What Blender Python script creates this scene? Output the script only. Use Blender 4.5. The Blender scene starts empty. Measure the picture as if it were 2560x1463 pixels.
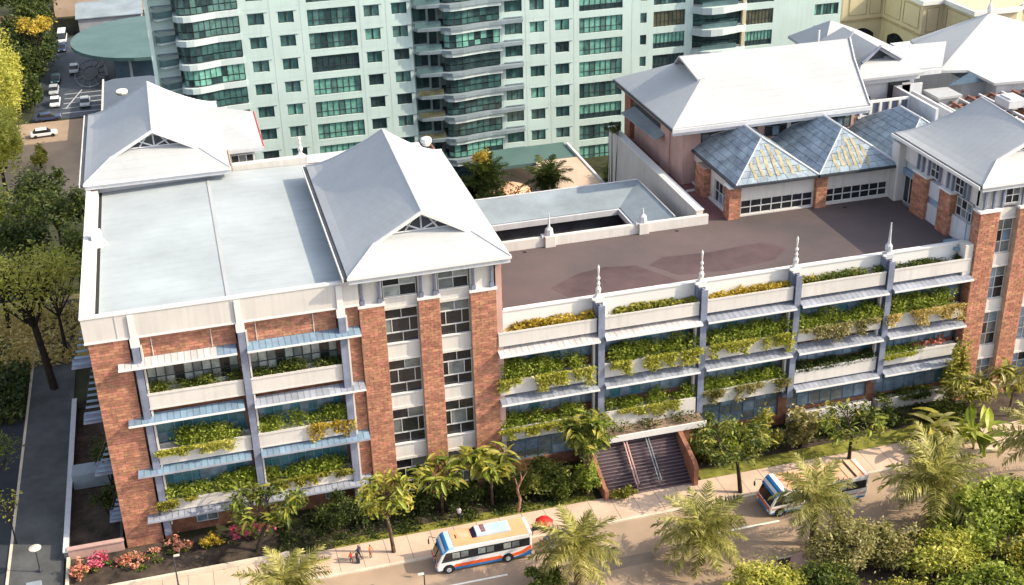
import bpy, bmesh, math, random
import numpy as np
from mathutils import Vector, Matrix
random.seed(7); rng = np.random.default_rng(11)
scn = bpy.context.scene
COL = scn.collection
# ---------------------------------------------------------------- camera, light, exposure
yaw, pitch, roll = 0.25588684, 0.46611835, -0.02839171
look = Vector((math.sin(yaw)*math.cos(pitch), math.cos(yaw)*math.cos(pitch), -math.sin(pitch)))
right = Vector((math.cos(yaw), -math.sin(yaw), 0)); up = right.cross(look)
cr, sr = math.cos(roll), math.sin(roll)
rr = cr*right + sr*up; uu = -sr*right + cr*up
cam_d = bpy.data.cameras.new('camera'); cam = bpy.data.objects.new('camera', cam_d); COL.objects.link(cam)
cam.matrix_world = Matrix(((rr.x, uu.x, -look.x, 11.62), (rr.y, uu.y, -look.y, -110.84), (rr.z, uu.z, -look.z, 80.0), (0, 0, 0, 1)))
cam_d.sensor_width = 36; cam_d.lens = 3212.83/2560*36; cam_d.clip_start = 1; cam_d.clip_end = 3000
scn.camera = cam
SUN = Vector((1.0, -0.36, 0.76)).normalized()
world = bpy.data.worlds.new('World'); scn.world = world; world.use_nodes = True
wn = world.node_tree.nodes; wl_ = world.node_tree.links; wn.clear()
wo = wn.new('ShaderNodeOutputWorld'); bg = wn.new('ShaderNodeBackground'); sk = wn.new('ShaderNodeTexSky')
sk.sky_type = 'NISHITA'; sk.sun_disc = False
sk.sun_elevation = math.asin(SUN.z); sk.sun_rotation = math.atan2(SUN.x, SUN.y)
sk.air_density = 1.0; sk.dust_density = 2.5; sk.ozone_density = 1.0
bg.inputs[1].default_value = 0.15
hs_ = wn.new('ShaderNodeHueSaturation'); hs_.inputs['Saturation'].default_value = .55; wl_.new(sk.outputs[0], hs_.inputs['Color']); wl_.new(hs_.outputs[0], bg.inputs[0]); wl_.new(bg.outputs[0], wo.inputs[0])
sd = bpy.data.lights.new('sun', 'SUN'); sd.energy = 2.7; sd.angle = math.radians(0.5); sd.color = (1.0, 0.86, 0.63)
so = bpy.data.objects.new('sun', sd); COL.objects.link(so); so.location = (0, 0, 120)
so.rotation_euler = (-SUN).to_track_quat('-Z', 'Y').to_euler()
scn.view_settings.view_transform = 'Standard'; scn.view_settings.look = 'None'
scn.view_settings.exposure = 1.2; scn.view_settings.gamma = 1
scn.cycles.max_bounces = 6; scn.cycles.use_adaptive_sampling = True

# ---------------------------------------------------------------- helpers
WL = {}                                   # world location of each object
def tag(o, label=None, cat=None, group=None, kind=None):
    if label: o['label'] = label
    if cat: o['category'] = cat
    if group: o['group'] = group
    if kind: o['kind'] = kind
    return o
def thing(name, loc, label, cat, group=None, kind=None):
    o = bpy.data.objects.new(name, None); COL.objects.link(o); o.location = loc; o.empty_display_size = .5
    WL[o.name] = Vector(loc)
    return tag(o, label, cat, group, kind)
class MB:
    def __init__(s): s.v = []; s.f = []; s.m = []
    def quad(s, *p, m=0):
        b = len(s.v); s.v += [tuple(q) for q in p]; s.f.append(tuple(range(b, b+len(p)))); s.m.append(m); return s
    def box(s, x0, x1, y0, y1, z0, z1, m=0):
        b = len(s.v); s.v += [(x, y, z) for z in (z0, z1) for x, y in ((x0, y0), (x1, y0), (x1, y1), (x0, y1))]
        for f in ((3, 2, 1, 0), (4, 5, 6, 7), (0, 1, 5, 4), (1, 2, 6, 5), (2, 3, 7, 6), (3, 0, 4, 7)):
            s.f.append(tuple(b+i for i in f)); s.m.append(m)
        return s
    def obox(s, c, d, ang=0, m=0, tilt=0):
        M = Matrix.Rotation(ang, 3, 'Z') @ Matrix.Rotation(tilt, 3, 'Y'); b = len(s.v); c = Vector(c)
        for z in (-.5, .5):
            for x, y in ((-.5, -.5), (.5, -.5), (.5, .5), (-.5, .5)): s.v.append(tuple(c + M @ Vector((x*d[0], y*d[1], z*d[2]))))
        for f in ((3, 2, 1, 0), (4, 5, 6, 7), (0, 1, 5, 4), (1, 2, 6, 5), (2, 3, 7, 6), (3, 0, 4, 7)):
            s.f.append(tuple(b+i for i in f)); s.m.append(m)
        return s
    def prism(s, poly, plane, a0, a1, m=0):
        def P(p, a): return {'xz': (p[0], a, p[1]), 'xy': (p[0], p[1], a), 'yz': (a, p[0], p[1])}[plane]
        n = len(poly); b = len(s.v); s.v += [P(p, a0) for p in poly] + [P(p, a1) for p in poly]
        s.f.append(tuple(range(b, b+n))); s.m.append(m); s.f.append(tuple(range(b+2*n-1, b+n-1, -1))); s.m.append(m)
        for i in range(n): s.f.append((b+i, b+n+i, b+n+(i+1) % n, b+(i+1) % n)); s.m.append(m)
        return s
    def tube(s, pts, rad, n=6, m=0, cap=True):
        pts = [Vector(p) for p in pts]; rad = rad if hasattr(rad, '__len__') else [rad]*len(pts); b = len(s.v)
        for i, p in enumerate(pts):
            d = (pts[min(i+1, len(pts)-1)] - pts[max(i-1, 0)]).normalized()
            a = d.cross(Vector((0, 0, 1)));  a = a.normalized() if a.length > .05 else Vector((1, 0, 0)); c = d.cross(a)
            for k in range(n): t = 2*math.pi*k/n; s.v.append(tuple(p + rad[i]*(math.cos(t)*a + math.sin(t)*c)))
        for i in range(len(pts)-1):
            for k in range(n): s.f.append((b+i*n+k, b+i*n+(k+1) % n, b+(i+1)*n+(k+1) % n, b+(i+1)*n+k)); s.m.append(m)
        if cap:
            s.f.append(tuple(b+k for k in range(n))[::-1]); s.m.append(m)
            s.f.append(tuple(b+(len(pts)-1)*n+k for k in range(n))); s.m.append(m)
        return s
    def lathe(s, c, prof, n=10, m=0):
        return s.tube([(c[0], c[1], c[2]+z) for z, r in prof], [r for z, r in prof], n, m)
    def slab(s, verts, faces, th, m=0):
        """sheet with thickness th below"""
        b = len(s.v); n = len(verts); s.v += [tuple(v) for v in verts] + [(v[0], v[1], v[2]-th) for v in verts]
        cnt = {}
        for f in faces:
            s.f.append(tuple(b+i for i in f)); s.m.append(m); s.f.append(tuple(b+n+i for i in f[::-1])); s.m.append(m)
            for i in range(len(f)): e = (f[i], f[(i+1) % len(f)]); cnt[e] = 1
        for (i, j) in list(cnt):
            if (j, i) not in cnt: s.f.append((b+j, b+i, b+n+i, b+n+j)); s.m.append(m)
        return s
    def wall(s, axis, base, u0, u1, v0, v1, holes, depth, m=0, flip=1):
        """wall face with real openings; holes = [(u0,u1,v0,v1)], depth inward"""
        us = sorted({u0, u1, *[h[i] for h in holes for i in (0, 1) if u0 < h[i] < u1]}); vs = sorted({v0, v1, *[h[i] for h in holes for i in (2, 3) if v0 < h[i] < v1]})
        def P(u, v, d): return (u, base+d*flip, v) if axis == 'y' else (base+d*flip, u, v)
        inh = lambda u, v: any(h[0] < u < h[1] and h[2] < v < h[3] for h in holes)
        for i in range(len(us)-1):
            run = None
            for j in range(len(vs)-1):
                if inh((us[i]+us[i+1])/2, (vs[j]+vs[j+1])/2):
                    if run is not None: s.quad(P(us[i], vs[run], 0), P(us[i+1], vs[run], 0), P(us[i+1], vs[j], 0), P(us[i], vs[j], 0), m=m); run = None
                elif run is None: run = j
            if run is not None: s.quad(P(us[i], vs[run], 0), P(us[i+1], vs[run], 0), P(us[i+1], v1, 0), P(us[i], v1, 0), m=m)
        for a, b_, c, d in holes:
            for q in (((a, c), (a, d)), ((b_, d), (b_, c)), ((a, d), (b_, d)), ((b_, c), (a, c))):
                s.quad(P(*q[0], 0), P(*q[1], 0), P(*q[1], depth), P(*q[0], depth), m=m)
        return s
    def build(s, name, mat, parent=None, smooth=False, bevel=0, loc=None, **tags):
        mats = mat if isinstance(mat, (list, tuple)) else [mat]
        V = np.array(s.v, float); c = (V.min(0)+V.max(0))/2 if loc is None else np.array(loc, float)
        if loc is None and parent is None: c[2] = V[:, 2].min()
        me = bpy.data.meshes.new(name); me.from_pydata((V-c).tolist(), [], s.f)
        for q in mats: me.materials.append(q)
        if len(mats) > 1: me.polygons.foreach_set('material_index', s.m)
        if smooth: me.polygons.foreach_set('use_smooth', [True]*len(me.polygons))
        me.update()
        return place(name, me, c, parent, bevel, **tags)
def place(name, me, c, parent=None, bevel=0, rot=None, **tags):
    o = bpy.data.objects.new(name, me); COL.objects.link(o); c = Vector(c)
    if parent is not None: o.parent = parent; o.location = c - WL[parent.name]
    else: o.location = c
    if rot is not None: o.rotation_euler = rot
    WL[o.name] = c
    if bevel: b = o.modifiers.new('bevel', 'BEVEL'); b.width = bevel; b.segments = 2; b.limit_method = 'ANGLE'
    return tag(o, **tags)
BOXES = {}
def boxmesh(d, mat, name):
    k = (round(d[0], 2), round(d[1], 2), round(d[2], 2), mat.name)
    if k not in BOXES:
        b = MB().box(-d[0]/2, d[0]/2, -d[1]/2, d[1]/2, -d[2]/2, d[2]/2)
        me = bpy.data.meshes.new(name); me.from_pydata(b.v, [], b.f); me.materials.append(mat); BOXES[k] = me
    return BOXES[k]
CAMP = Vector((11.62, -110.84, 80))
class Pieces:
    """alike pieces: the 300 showing largest become parts, the rest one joined part"""
    def __init__(s, th, name, rest, limit=300): s.th = th; s.name = name; s.rest = rest; s.limit = limit; s.p = []
    def add(s, c, d, parent, mat, ang=0, tilt=0, pri=0): s.p.append((c, d, parent, mat, ang, tilt, pri))
    def done(s):
        def big(p): dm = sorted(p[1])[1:]; return -(dm[0]*dm[1])/(Vector(p[0])-CAMP).length_squared*(1+p[6])
        s.p.sort(key=big)
        for c, d, par, mat, ang, tilt, _ in s.p[:s.limit]:
            place(s.name, boxmesh(d, mat, s.name), c, par, rot=(0, tilt, ang) if ang or tilt else None)
        r = s.p[s.limit:]
        if r:
            ms = []; b = MB()
            for c, d, par, mat, ang, tilt, _ in r:
                if mat not in ms: ms.append(mat)
                b.obox(c, d, ang, ms.index(mat), tilt)
            b.build(s.rest, ms, s.th, kind='stuff')
# ---------------------------------------------------------------- materials
def mat(name, col, rough=.7, var=.12, scale=1.5, bump=0, bscale=20, spec=.3, metal=0, isl=0, col2=None, streak=0, lines=None, dirt=0):
    m = bpy.data.materials.new(name); m.use_nodes = True; nt = m.node_tree; N = nt.nodes; L = nt.links
    p = N['Principled BSDF']; p.inputs['Roughness'].default_value = rough; p.inputs['Specular IOR Level'].default_value = spec; p.inputs['Metallic'].default_value = metal
    g = N.new('ShaderNodeNewGeometry')
    nz = N.new('ShaderNodeTexNoise'); nz.inputs['Scale'].default_value = scale*.25; nz.inputs['Detail'].default_value = 6; nz.inputs['Roughness'].default_value = .65
    L.new(g.outputs['Position'], nz.inputs['Vector'])
    c2 = col2 or tuple(c*(1-2.2*var) for c in col); c1 = tuple(min(1, c*(1+var)) for c in col)
    mr = N.new('ShaderNodeMapRange'); mr.inputs[1].default_value = .3; mr.inputs[2].default_value = .7; L.new(nz.outputs[0], mr.inputs[0])
    mx = N.new('ShaderNodeMix'); mx.data_type = 'RGBA'; mx.inputs[6].default_value = (*c2, 1); mx.inputs[7].default_value = (*c1, 1); L.new(mr.outputs[0], mx.inputs[0])
    out = mx.outputs[2]
    if isl:
        oi = N.new('ShaderNodeObjectInfo'); ad = N.new('ShaderNodeMath'); ad.operation = 'ADD'; fr = N.new('ShaderNodeMath'); fr.operation = 'FRACT'
        L.new(oi.outputs['Random'], ad.inputs[0]); L.new(g.outputs['Random Per Island'], ad.inputs[1]); L.new(ad.outputs[0], fr.inputs[0])
        hs = N.new('ShaderNodeHueSaturation'); m2 = N.new('ShaderNodeMapRange'); m2.inputs[3].default_value = 1-isl; m2.inputs[4].default_value = 1+isl
        L.new(fr.outputs[0], m2.inputs[0]); L.new(m2.outputs[0], hs.inputs['Value']); L.new(out, hs.inputs['Color'])
        m3 = N.new('ShaderNodeMapRange'); m3.inputs[3].default_value = .488; m3.inputs[4].default_value = .512; sn = N.new('ShaderNodeMath'); sn.operation = 'MULTIPLY'; sn.inputs[1].default_value = 7.31; f2 = N.new('ShaderNodeMath'); f2.operation = 'FRACT'
        L.new(fr.outputs[0], sn.inputs[0]); L.new(sn.outputs[0], f2.inputs[0]); L.new(f2.outputs[0], m3.inputs[0]); L.new(m3.outputs[0], hs.inputs['Hue']); out = hs.outputs[0]
    if streak:      # vertical rain streaks
        mp = N.new('ShaderNodeMapping'); mp.inputs['Scale'].default_value = (2.2, 2.2, .12); L.new(g.outputs['Position'], mp.inputs[0])
        n2 = N.new('ShaderNodeTexNoise'); n2.inputs['Scale'].default_value = 1; n2.inputs['Detail'].default_value = 4; L.new(mp.outputs[0], n2.inputs['Vector'])
        r2 = N.new('ShaderNodeMapRange'); r2.inputs[1].default_value = .5; r2.inputs[2].default_value = .8; r2.inputs[3].default_value = 1; r2.inputs[4].default_value = 1-streak; L.new(n2.outputs[0], r2.inputs[0])
        mu = N.new('ShaderNodeMix'); mu.data_type = 'RGBA'; mu.blend_type = 'MULTIPLY'; mu.inputs[0].default_value = 1; L.new(out, mu.inputs[6]); L.new(r2.outputs[0], mu.inputs[7]); out = mu.outputs[2]
    bump_in = None
    if lines:       # (axis, spacing, depth) shallow standing seams
        ax, sp, dp = lines; sx = N.new('ShaderNodeSeparateXYZ'); L.new(g.outputs['Position'], sx.inputs[0])
        dv = N.new('ShaderNodeMath'); dv.operation = 'DIVIDE'; dv.inputs[1].default_value = sp; L.new(sx.outputs[ax], dv.inputs[0])
        f3 = N.new('ShaderNodeMath'); f3.operation = 'FRACT'; L.new(dv.outputs[0], f3.inputs[0])
        lt = N.new('ShaderNodeMath'); lt.operation = 'LESS_THAN'; lt.inputs[1].default_value = .12; L.new(f3.outputs[0], lt.inputs[0])
        r3 = N.new('ShaderNodeMapRange'); r3.inputs[3].default_value = 1; r3.inputs[4].default_value = 1-dp; L.new(lt.outputs[0], r3.inputs[0])
        mu = N.new('ShaderNodeMix'); mu.data_type = 'RGBA'; mu.blend_type = 'MULTIPLY'; mu.inputs[0].default_value = 1; L.new(out, mu.inputs[6]); L.new(r3.outputs[0], mu.inputs[7]); out = mu.outputs[2]
        bump_in = lt.outputs[0]
    L.new(out, p.inputs['Base Color'])
    if bump or bump_in is not None:
        n4 = N.new('ShaderNodeTexNoise'); n4.inputs['Scale'].default_value = bscale*.25; n4.inputs['Detail'].default_value = 5; L.new(g.outputs['Position'], n4.inputs['Vector'])
        bp = N.new('ShaderNodeBump'); bp.inputs['Strength'].default_value = max(bump, .3); bp.inputs['Distance'].default_value = .06
        L.new(n4.outputs[0] if bump_in is None else bump_in, bp.inputs['Height']); L.new(bp.outputs[0], p.inputs['Normal'])
    return m
def leafmat(name, stops, trans=.45, rough=.5):
    m = bpy.data.materials.new(name); m.use_nodes = True; nt = m.node_tree; N = nt.nodes; L = nt.links
    p = N['Principled BSDF']; p.inputs['Roughness'].default_value = rough; p.inputs['Specular IOR Level'].default_value = .35
    g = N.new('ShaderNodeNewGeometry'); oi = N.new('ShaderNodeObjectInfo'); ad = N.new('ShaderNodeMath'); fr = N.new('ShaderNodeMath'); fr.operation = 'FRACT'
    L.new(oi.outputs['Random'], ad.inputs[0]); L.new(g.outputs['Random Per Island'], ad.inputs[1]); L.new(ad.outputs[0], fr.inputs[0])
    nz = N.new('ShaderNodeTexNoise'); nz.inputs['Scale'].default_value = .5; L.new(g.outputs['Position'], nz.inputs['Vector'])
    a2 = N.new('ShaderNodeMath'); a2.operation = 'MULTIPLY_ADD'; a2.inputs[1].default_value = .6; L.new(fr.outputs[0], a2.inputs[0])
    s2 = N.new('ShaderNodeMath'); s2.operation = 'MULTIPLY_ADD'; s2.inputs[1].default_value = 1.1; s2.inputs[2].default_value = -.35; L.new(nz.outputs[0], s2.inputs[0]); L.new(s2.outputs[0], a2.inputs[2])
    cr_ = N.new('ShaderNodeValToRGB'); L.new(a2.outputs[0], cr_.inputs[0]); el = cr_.color_ramp.elements
    while len(el) < len(stops): el.new(.5)
    for i, c in enumerate(stops): el[i].position = i/(len(stops)-1); el[i].color = (*c, 1)
    L.new(cr_.outputs[0], p.inputs['Base Color'])
    tr = N.new('ShaderNodeBsdfTranslucent'); L.new(cr_.outputs[0], tr.inputs[0]); ms = N.new('ShaderNodeMixShader'); ms.inputs[0].default_value = trans
    L.new(p.outputs[0], ms.inputs[1]); L.new(tr.outputs[0], ms.inputs[2]); L.new(ms.outputs[0], N['Material Output'].inputs[0])
    return m
M = {}
M['white'] = mat('painted white render', (.58, .55, .52), .75, .06, .6, streak=.15)
M['trim'] = mat('white trim paint', (.68, .665, .65), .6, .04, .6)
M['grey_white'] = mat('grey white paint', (.52, .53, .56), .7, .06, streak=.15)  # pale grey coat for fascias, caps and side walls
M['roof'] = mat('white coated metal roof', (.40, .413, .425), .55, .06, .35, spec=.25, lines=(1, 1.05, .05), streak=.05)
M['flat_roof'] = mat('pale blue green sheet roof', (.37, .41, .43), .6, .09, .5, lines=(1, 1.4, .05))
M['low_roof'] = mat('grey blue weathered roof', (.24, .285, .32), .6, .12, .8, streak=0, bump=.1)
M['slate'] = mat('blue grey tiled skylight roof', (.25, .31, .365), .45, .2, 3, isl=.12)
M['slate_line'] = mat('dark roof seam', (.07, .10, .15), .6)
M['reflect_stripe'] = mat('yellow reflection stripe', (.36, .32, .19), .6, .2, 6, streak=.2)
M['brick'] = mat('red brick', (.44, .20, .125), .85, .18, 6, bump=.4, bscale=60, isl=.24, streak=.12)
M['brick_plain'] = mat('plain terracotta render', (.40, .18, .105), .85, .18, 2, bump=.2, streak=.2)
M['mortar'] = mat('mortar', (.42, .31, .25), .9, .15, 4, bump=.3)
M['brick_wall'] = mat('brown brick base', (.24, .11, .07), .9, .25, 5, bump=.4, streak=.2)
M['pink_wall'] = mat('pinkish render', (.50, .32, .28), .8, .1, 1, streak=.15)
M['maroon'] = mat('maroon walkway paint', (.22, .10, .10), .8, .15, 2)
M['blue_steel'] = mat('blue grey painted steel', (.20, .225, .31), .5, .15, 3, streak=.3, spec=.4)
M['dark_steel'] = mat('dark grey steel', (.05, .055, .065), .5, .2)
M['awn_blue'] = mat('blue awning sheet', (.19, .28, .38), .5, .12, 2, isl=.12, spec=.5)
M['awn_pale'] = mat('pale awning sheet', (.50, .48, .485), .5, .1, 2, isl=.1, spec=.5)
M['awn_lilac'] = mat('lilac grey awning sheet', (.29, .31, .37), .5, .14, 2, isl=.14)
M['frame'] = mat('window frame dark', (.045, .05, .055), .5)
M['frame_l'] = mat('window frame light', (.55, .55, .55), .5)
M['frame_b'] = mat('window frame blue', (.12, .19, .26), .5)
for n, c in dict(g_dark=(.02, .022, .026), g_grey=(.16, .18, .18), g_pale=(.34, .37, .35), g_teal=(.05, .16, .20), g_blue=(.18, .25, .33), g_blue2=(.26, .33, .41), a_green=(.17, .40, .33), a_teal=(.05, .125, .12), a_dark=(.03, .06, .065), a_mid=(.10, .20, .185), a_brown=(.07, .075, .06), a_ochre=(.12, .12, .075)).items():
    M[n] = mat('glass '+n, c, .18, .25, 3, spec=.6)
M['apt'] = mat('pale aqua white facade paint', (.48, .60, .57), .75, .05, .5, streak=.10)
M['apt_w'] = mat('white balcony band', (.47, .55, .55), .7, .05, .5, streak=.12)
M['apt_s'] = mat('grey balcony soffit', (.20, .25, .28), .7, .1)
M['balc_glass'] = mat('balcony glass', (.10, .17, .18), .15, .2, spec=.7)
M['cream'] = mat('cream facade', (.56, .47, .31), .8, .06, .8, streak=.12)
M['cream_d'] = mat('cream moulding', (.40, .31, .19), .8)
M['deck'] = mat('brown grey roof membrane', (.098, .070, .070), .85, .22, .30, bump=.2, col2=(.066, .058, .060))
M['deck_patch'] = mat('maroon roof patch', (.096, .062, .065), .85, .22, .6)
M['deck_joint'] = mat('membrane joint', (.072, .055, .056), .85, .2, 1)
M['deck_edge'] = mat('dusty tan roof edge', (.30, .21, .15), .9, .25, 1.5)
M['asphalt'] = mat('sun toned asphalt', (.36, .265, .19), .9, .12, .5, streak=0, bump=.25, bscale=80)  # sunlit warmth and brightness put into the road colour
M['patch'] = mat('newer asphalt patch', (.25, .195, .15), .9, .12, 1.5, bump=.2)
M['asphalt_d'] = mat('shade darkened asphalt', (.032, .038, .048), .9, .2, .6, bump=.25, bscale=80)  # shade of the side road put into the colour; also manhole covers
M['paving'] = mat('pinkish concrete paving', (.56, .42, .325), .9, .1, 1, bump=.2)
M['paving_d'] = mat('shade darkened paving', (.085, .088, .09), .9, .2, 1, bump=.2)  # side pavement shade put into this dark grey; also joints and yard wall
M['kerb'] = mat('pale kerb', (.60, .52, .42), .85, .1, 2)
M['paint'] = mat('road marking paint', (.80, .76, .68), .7, .08, 5)
M['soil'] = mat('brown soil', (.07, .052, .04), 1, .4, 2, bump=.6, bscale=20)
M['grass'] = mat('lawn', (.20, .20, .035), 1, .3, 3, bump=.6, bscale=60)
M['ground'] = mat('dark planted ground', (.045, .05, .022), 1, .4, .6, bump=.5)
M['dirt'] = mat('sun toned yellow ground', (.60, .46, .20), 1, .4, 1.6, bump=.4)  # yellow of sunlit ground painted into the colour
M['plaza'] = mat('dark slate plaza', (.05, .06, .075), .5, .25, 2)
M['plaza_l'] = mat('pale plaza joint', (.30, .31, .34), .7, .1)
M['teal_roof'] = mat('dark teal canopy roof', (.085, .15, .145), .55, .1, .6)
M['bark'] = mat('brown bark', (.11, .075, .05), .95, .3, 8, bump=.8)
M['bark_d'] = mat('dark bark', (.035, .026, .02), .95, .3, 8, bump=.8)
M['bark_p'] = mat('pinkish bark', (.32, .17, .12), .9, .25, 8, bump=.6)
M['steps'] = mat('dark purple stair stone', (.085, .062, .075), .7, .2, 2)
M['step_nose'] = mat('stair nosing', (.24, .18, .2), .6, .2)
M['terracotta'] = mat('terracotta', (.30, .13, .085), .8, .15, 4)
M['rust'] = mat('rusty timber', (.26, .13, .09), .9, .3, 4)
M['leaf_dark'] = leafmat('dark shrub leaves', [(.015, .028, .006), (.04, .065, .014), (.085, .115, .024), (.18, .19, .04)])
M['leaf_mid'] = leafmat('mid green leaves', [(.025, .045, .008), (.08, .12, .02), (.17, .20, .035), (.36, .35, .07)])
M['leaf_yel'] = leafmat('sun toned yellow green leaves', [(.06, .075, .01), (.22, .23, .035), (.40, .36, .055), (.60, .53, .13)])  # yellow highlights of lit foliage put into the leaf colours
M['leaf_gold'] = leafmat('golden leaves', [(.12, .08, .012), (.38, .28, .03), (.58, .42, .06), (.65, .52, .12)])
M['leaf_bright'] = leafmat('bright green leaves', [(.05, .085, .012), (.20, .26, .03), (.36, .42, .06), (.56, .58, .16)])
M['leaf_cream'] = leafmat('pale cream leaves', [(.05, .055, .012), (.22, .21, .05), (.46, .40, .17), (.66, .59, .34)])
M['palm_leaf'] = leafmat('palm fronds', [(.07, .075, .015), (.22, .22, .045), (.44, .41, .12), (.66, .59, .28)])
M['leaf_lime'] = leafmat('lime yellow leaves', [(.14, .15, .02), (.36, .38, .05), (.56, .53, .10), (.72, .66, .24)])
M['leaf_straw'] = leafmat('sun toned straw leaves', [(.30, .22, .05), (.55, .42, .12), (.72, .58, .24), (.8, .7, .4)])  # sunlight put into the straw colour of the shaded ground cover
M['petal_pink'] = leafmat('pink petals', [(.35, .03, .07), (.60, .08, .16), (.70, .22, .28)], .2)
M['petal_coral'] = leafmat('coral petals', [(.42, .10, .05), (.62, .25, .16), (.72, .42, .30)], .2)
M['petal_yel'] = leafmat('yellow petals', [(.2, .22, .03), (.60, .40, .04), (.65, .5, .08)], .2)
M['bus_white'] = mat('bus white paint', (.78, .77, .76), .25, .03, spec=.6)
M['bus_orange'] = mat('bus orange roof paint', (.80, .36, .19), .35, .08, 2, spec=.5)
M['bus_stripe'] = mat('bus red orange stripe', (.78, .12, .03), .3, .03, spec=.5)
M['bus_blue'] = mat('bus blue paint', (.02, .19, .48), .3, .05, spec=.5)
M['bus_sky'] = mat('bus light blue panel', (.42, .60, .75), .3, .1, 3, spec=.5)
M['bus_peach'] = mat('peach roof paint', (.78, .43, .28), .4, .1, 3)
M['black'] = mat('black rubber', (.02, .02, .02), .7)
M['glassd'] = mat('dark vehicle glass', (.02, .022, .025), .1, .3, spec=.8)
M['red'] = mat('red paint', (.65, .03, .025), .4)
M['skin'] = mat('skin', (.30, .15, .09), .6)
M['hair'] = mat('black hair', (.012, .01, .01), .6)
for n, c in dict(c_navy=(.03, .025, .06), c_red=(.45, .04, .03), c_brown=(.20, .07, .04), c_white=(.7, .68, .72), c_dark=(.03, .03, .04), c_orange=(.5, .16, .08)).items(): M[n] = mat('cloth '+n, c, .9)
for n, c in dict(car_white=(.75, .77, .8), car_navy=(.03, .05, .12), car_silver=(.4, .43, .46), car_teal=(.03, .09, .09)).items(): M[n] = mat(n, c, .25, .03, spec=.6)
M['lamp'] = mat('lamp head', (.6, .58, .5), .4)
# ---------------------------------------------------------------- building helpers
def bx(axis, base, u0, u1, v0, v1, d0, d1):
    """box bounds from facade coordinates; axis y: facade faces -y, axis x: facade faces -x"""
    return (u0, u1, base+d0, base+d1, v0, v1) if axis == 'y' else (base+d0, base+d1, u0, u1, v0, v1)
def cd(b): return ((b[0]+b[1])/2, (b[2]+b[3])/2, (b[4]+b[5])/2), (b[1]-b[0], b[3]-b[2], b[5]-b[4])
def window(par, pcs, axis, base, u0, u1, v0, v1, cols, rows, mats, fr='frame', bar=.07, name='window', pick=None, dep=.12):
    """real frame with bars; every pane its own box set behind the bars. cols/rows: counts or lists of fractions"""
    cs = [i/cols for i in range(cols+1)] if isinstance(cols, int) else cols
    rs = [i/rows for i in range(rows+1)] if isinstance(rows, int) else rows
    b = MB(); W = u1-u0; H = v1-v0
    for c in cs:
        x = min(max(u0+c*W, u0+bar/2), u1-bar/2); b.box(*bx(axis, base, x-bar/2, x+bar/2, v0, v1, 0, dep))
    for r in rs:
        z = min(max(v0+r*H, v0+bar/2), v1-bar/2)
        for i in range(len(cs)-1): b.box(*bx(axis, base, u0+cs[i]*W+bar/2+.001, u0+cs[i+1]*W-bar/2-.001, z-bar/2, z+bar/2, .004, dep-.004))
    w = b.build(name, M[fr], par)
    for i in range(len(cs)-1):
        for j in range(len(rs)-1):
            m = pick(i, j) if pick else random.choice(mats)
            c, d = cd(bx(axis, base, u0+cs[i]*W+.01, u0+cs[i+1]*W-.01, v0+rs[j]*H+.01, v0+rs[j+1]*H-.01, dep*.55, dep*.55+.04))
            pcs.add(c, d, w, M[m])
    return w
def bricks(pcs, par, axis, base, u0, u1, v0, v1, bl=.85, bh=.30, proud=.07, pri=0, flip=1, m='brick'):
    rows = max(1, round((v1-v0)/bh)); h = (v1-v0)/rows; n = max(1, round((u1-u0)/bl)); w = (u1-u0)/n; j = .045
    for r in range(rows):
        off = (r % 2)*.5*w; u = u0
        while u < u1-.02:
            e = min(u1, u0+off if (u == u0 and off) else u+w)
            if u1-e < w*.2: e = u1
            pr = proud*random.uniform(.55, 1.0); a, b_ = (-pr, .04) if flip == 1 else (-.04, pr)
            c, d = cd(bx(axis, base, u+j/2, e-j/2, v0+r*h+j/2, v0+(r+1)*h-j/2, a, b_)); d = tuple(round(q, 2) for q in d)
            pcs.add(c, d, par, M[m], pri=pri); u = e
def pillar(th, pcs, x0, x1, y0, y1, z0, z1, side='', pri=0, name='pillar', real=True):
    p = MB().box(x0, x1, y0, y1, z0, z1).build(name, M['mortar'] if real else M['brick_plain'], th)
    if real:
        bricks(pcs, p, 'y', y0, x0, x1, z0, z1, pri=pri)
        if 'r' in side: bricks(pcs, p, 'x', x1, y0, y1, z0, z1, pri=pri, flip=-1)
        if 'l' in side: bricks(pcs, p, 'x', x0, y0, y1, z0, z1, pri=pri)
    return p
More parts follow.
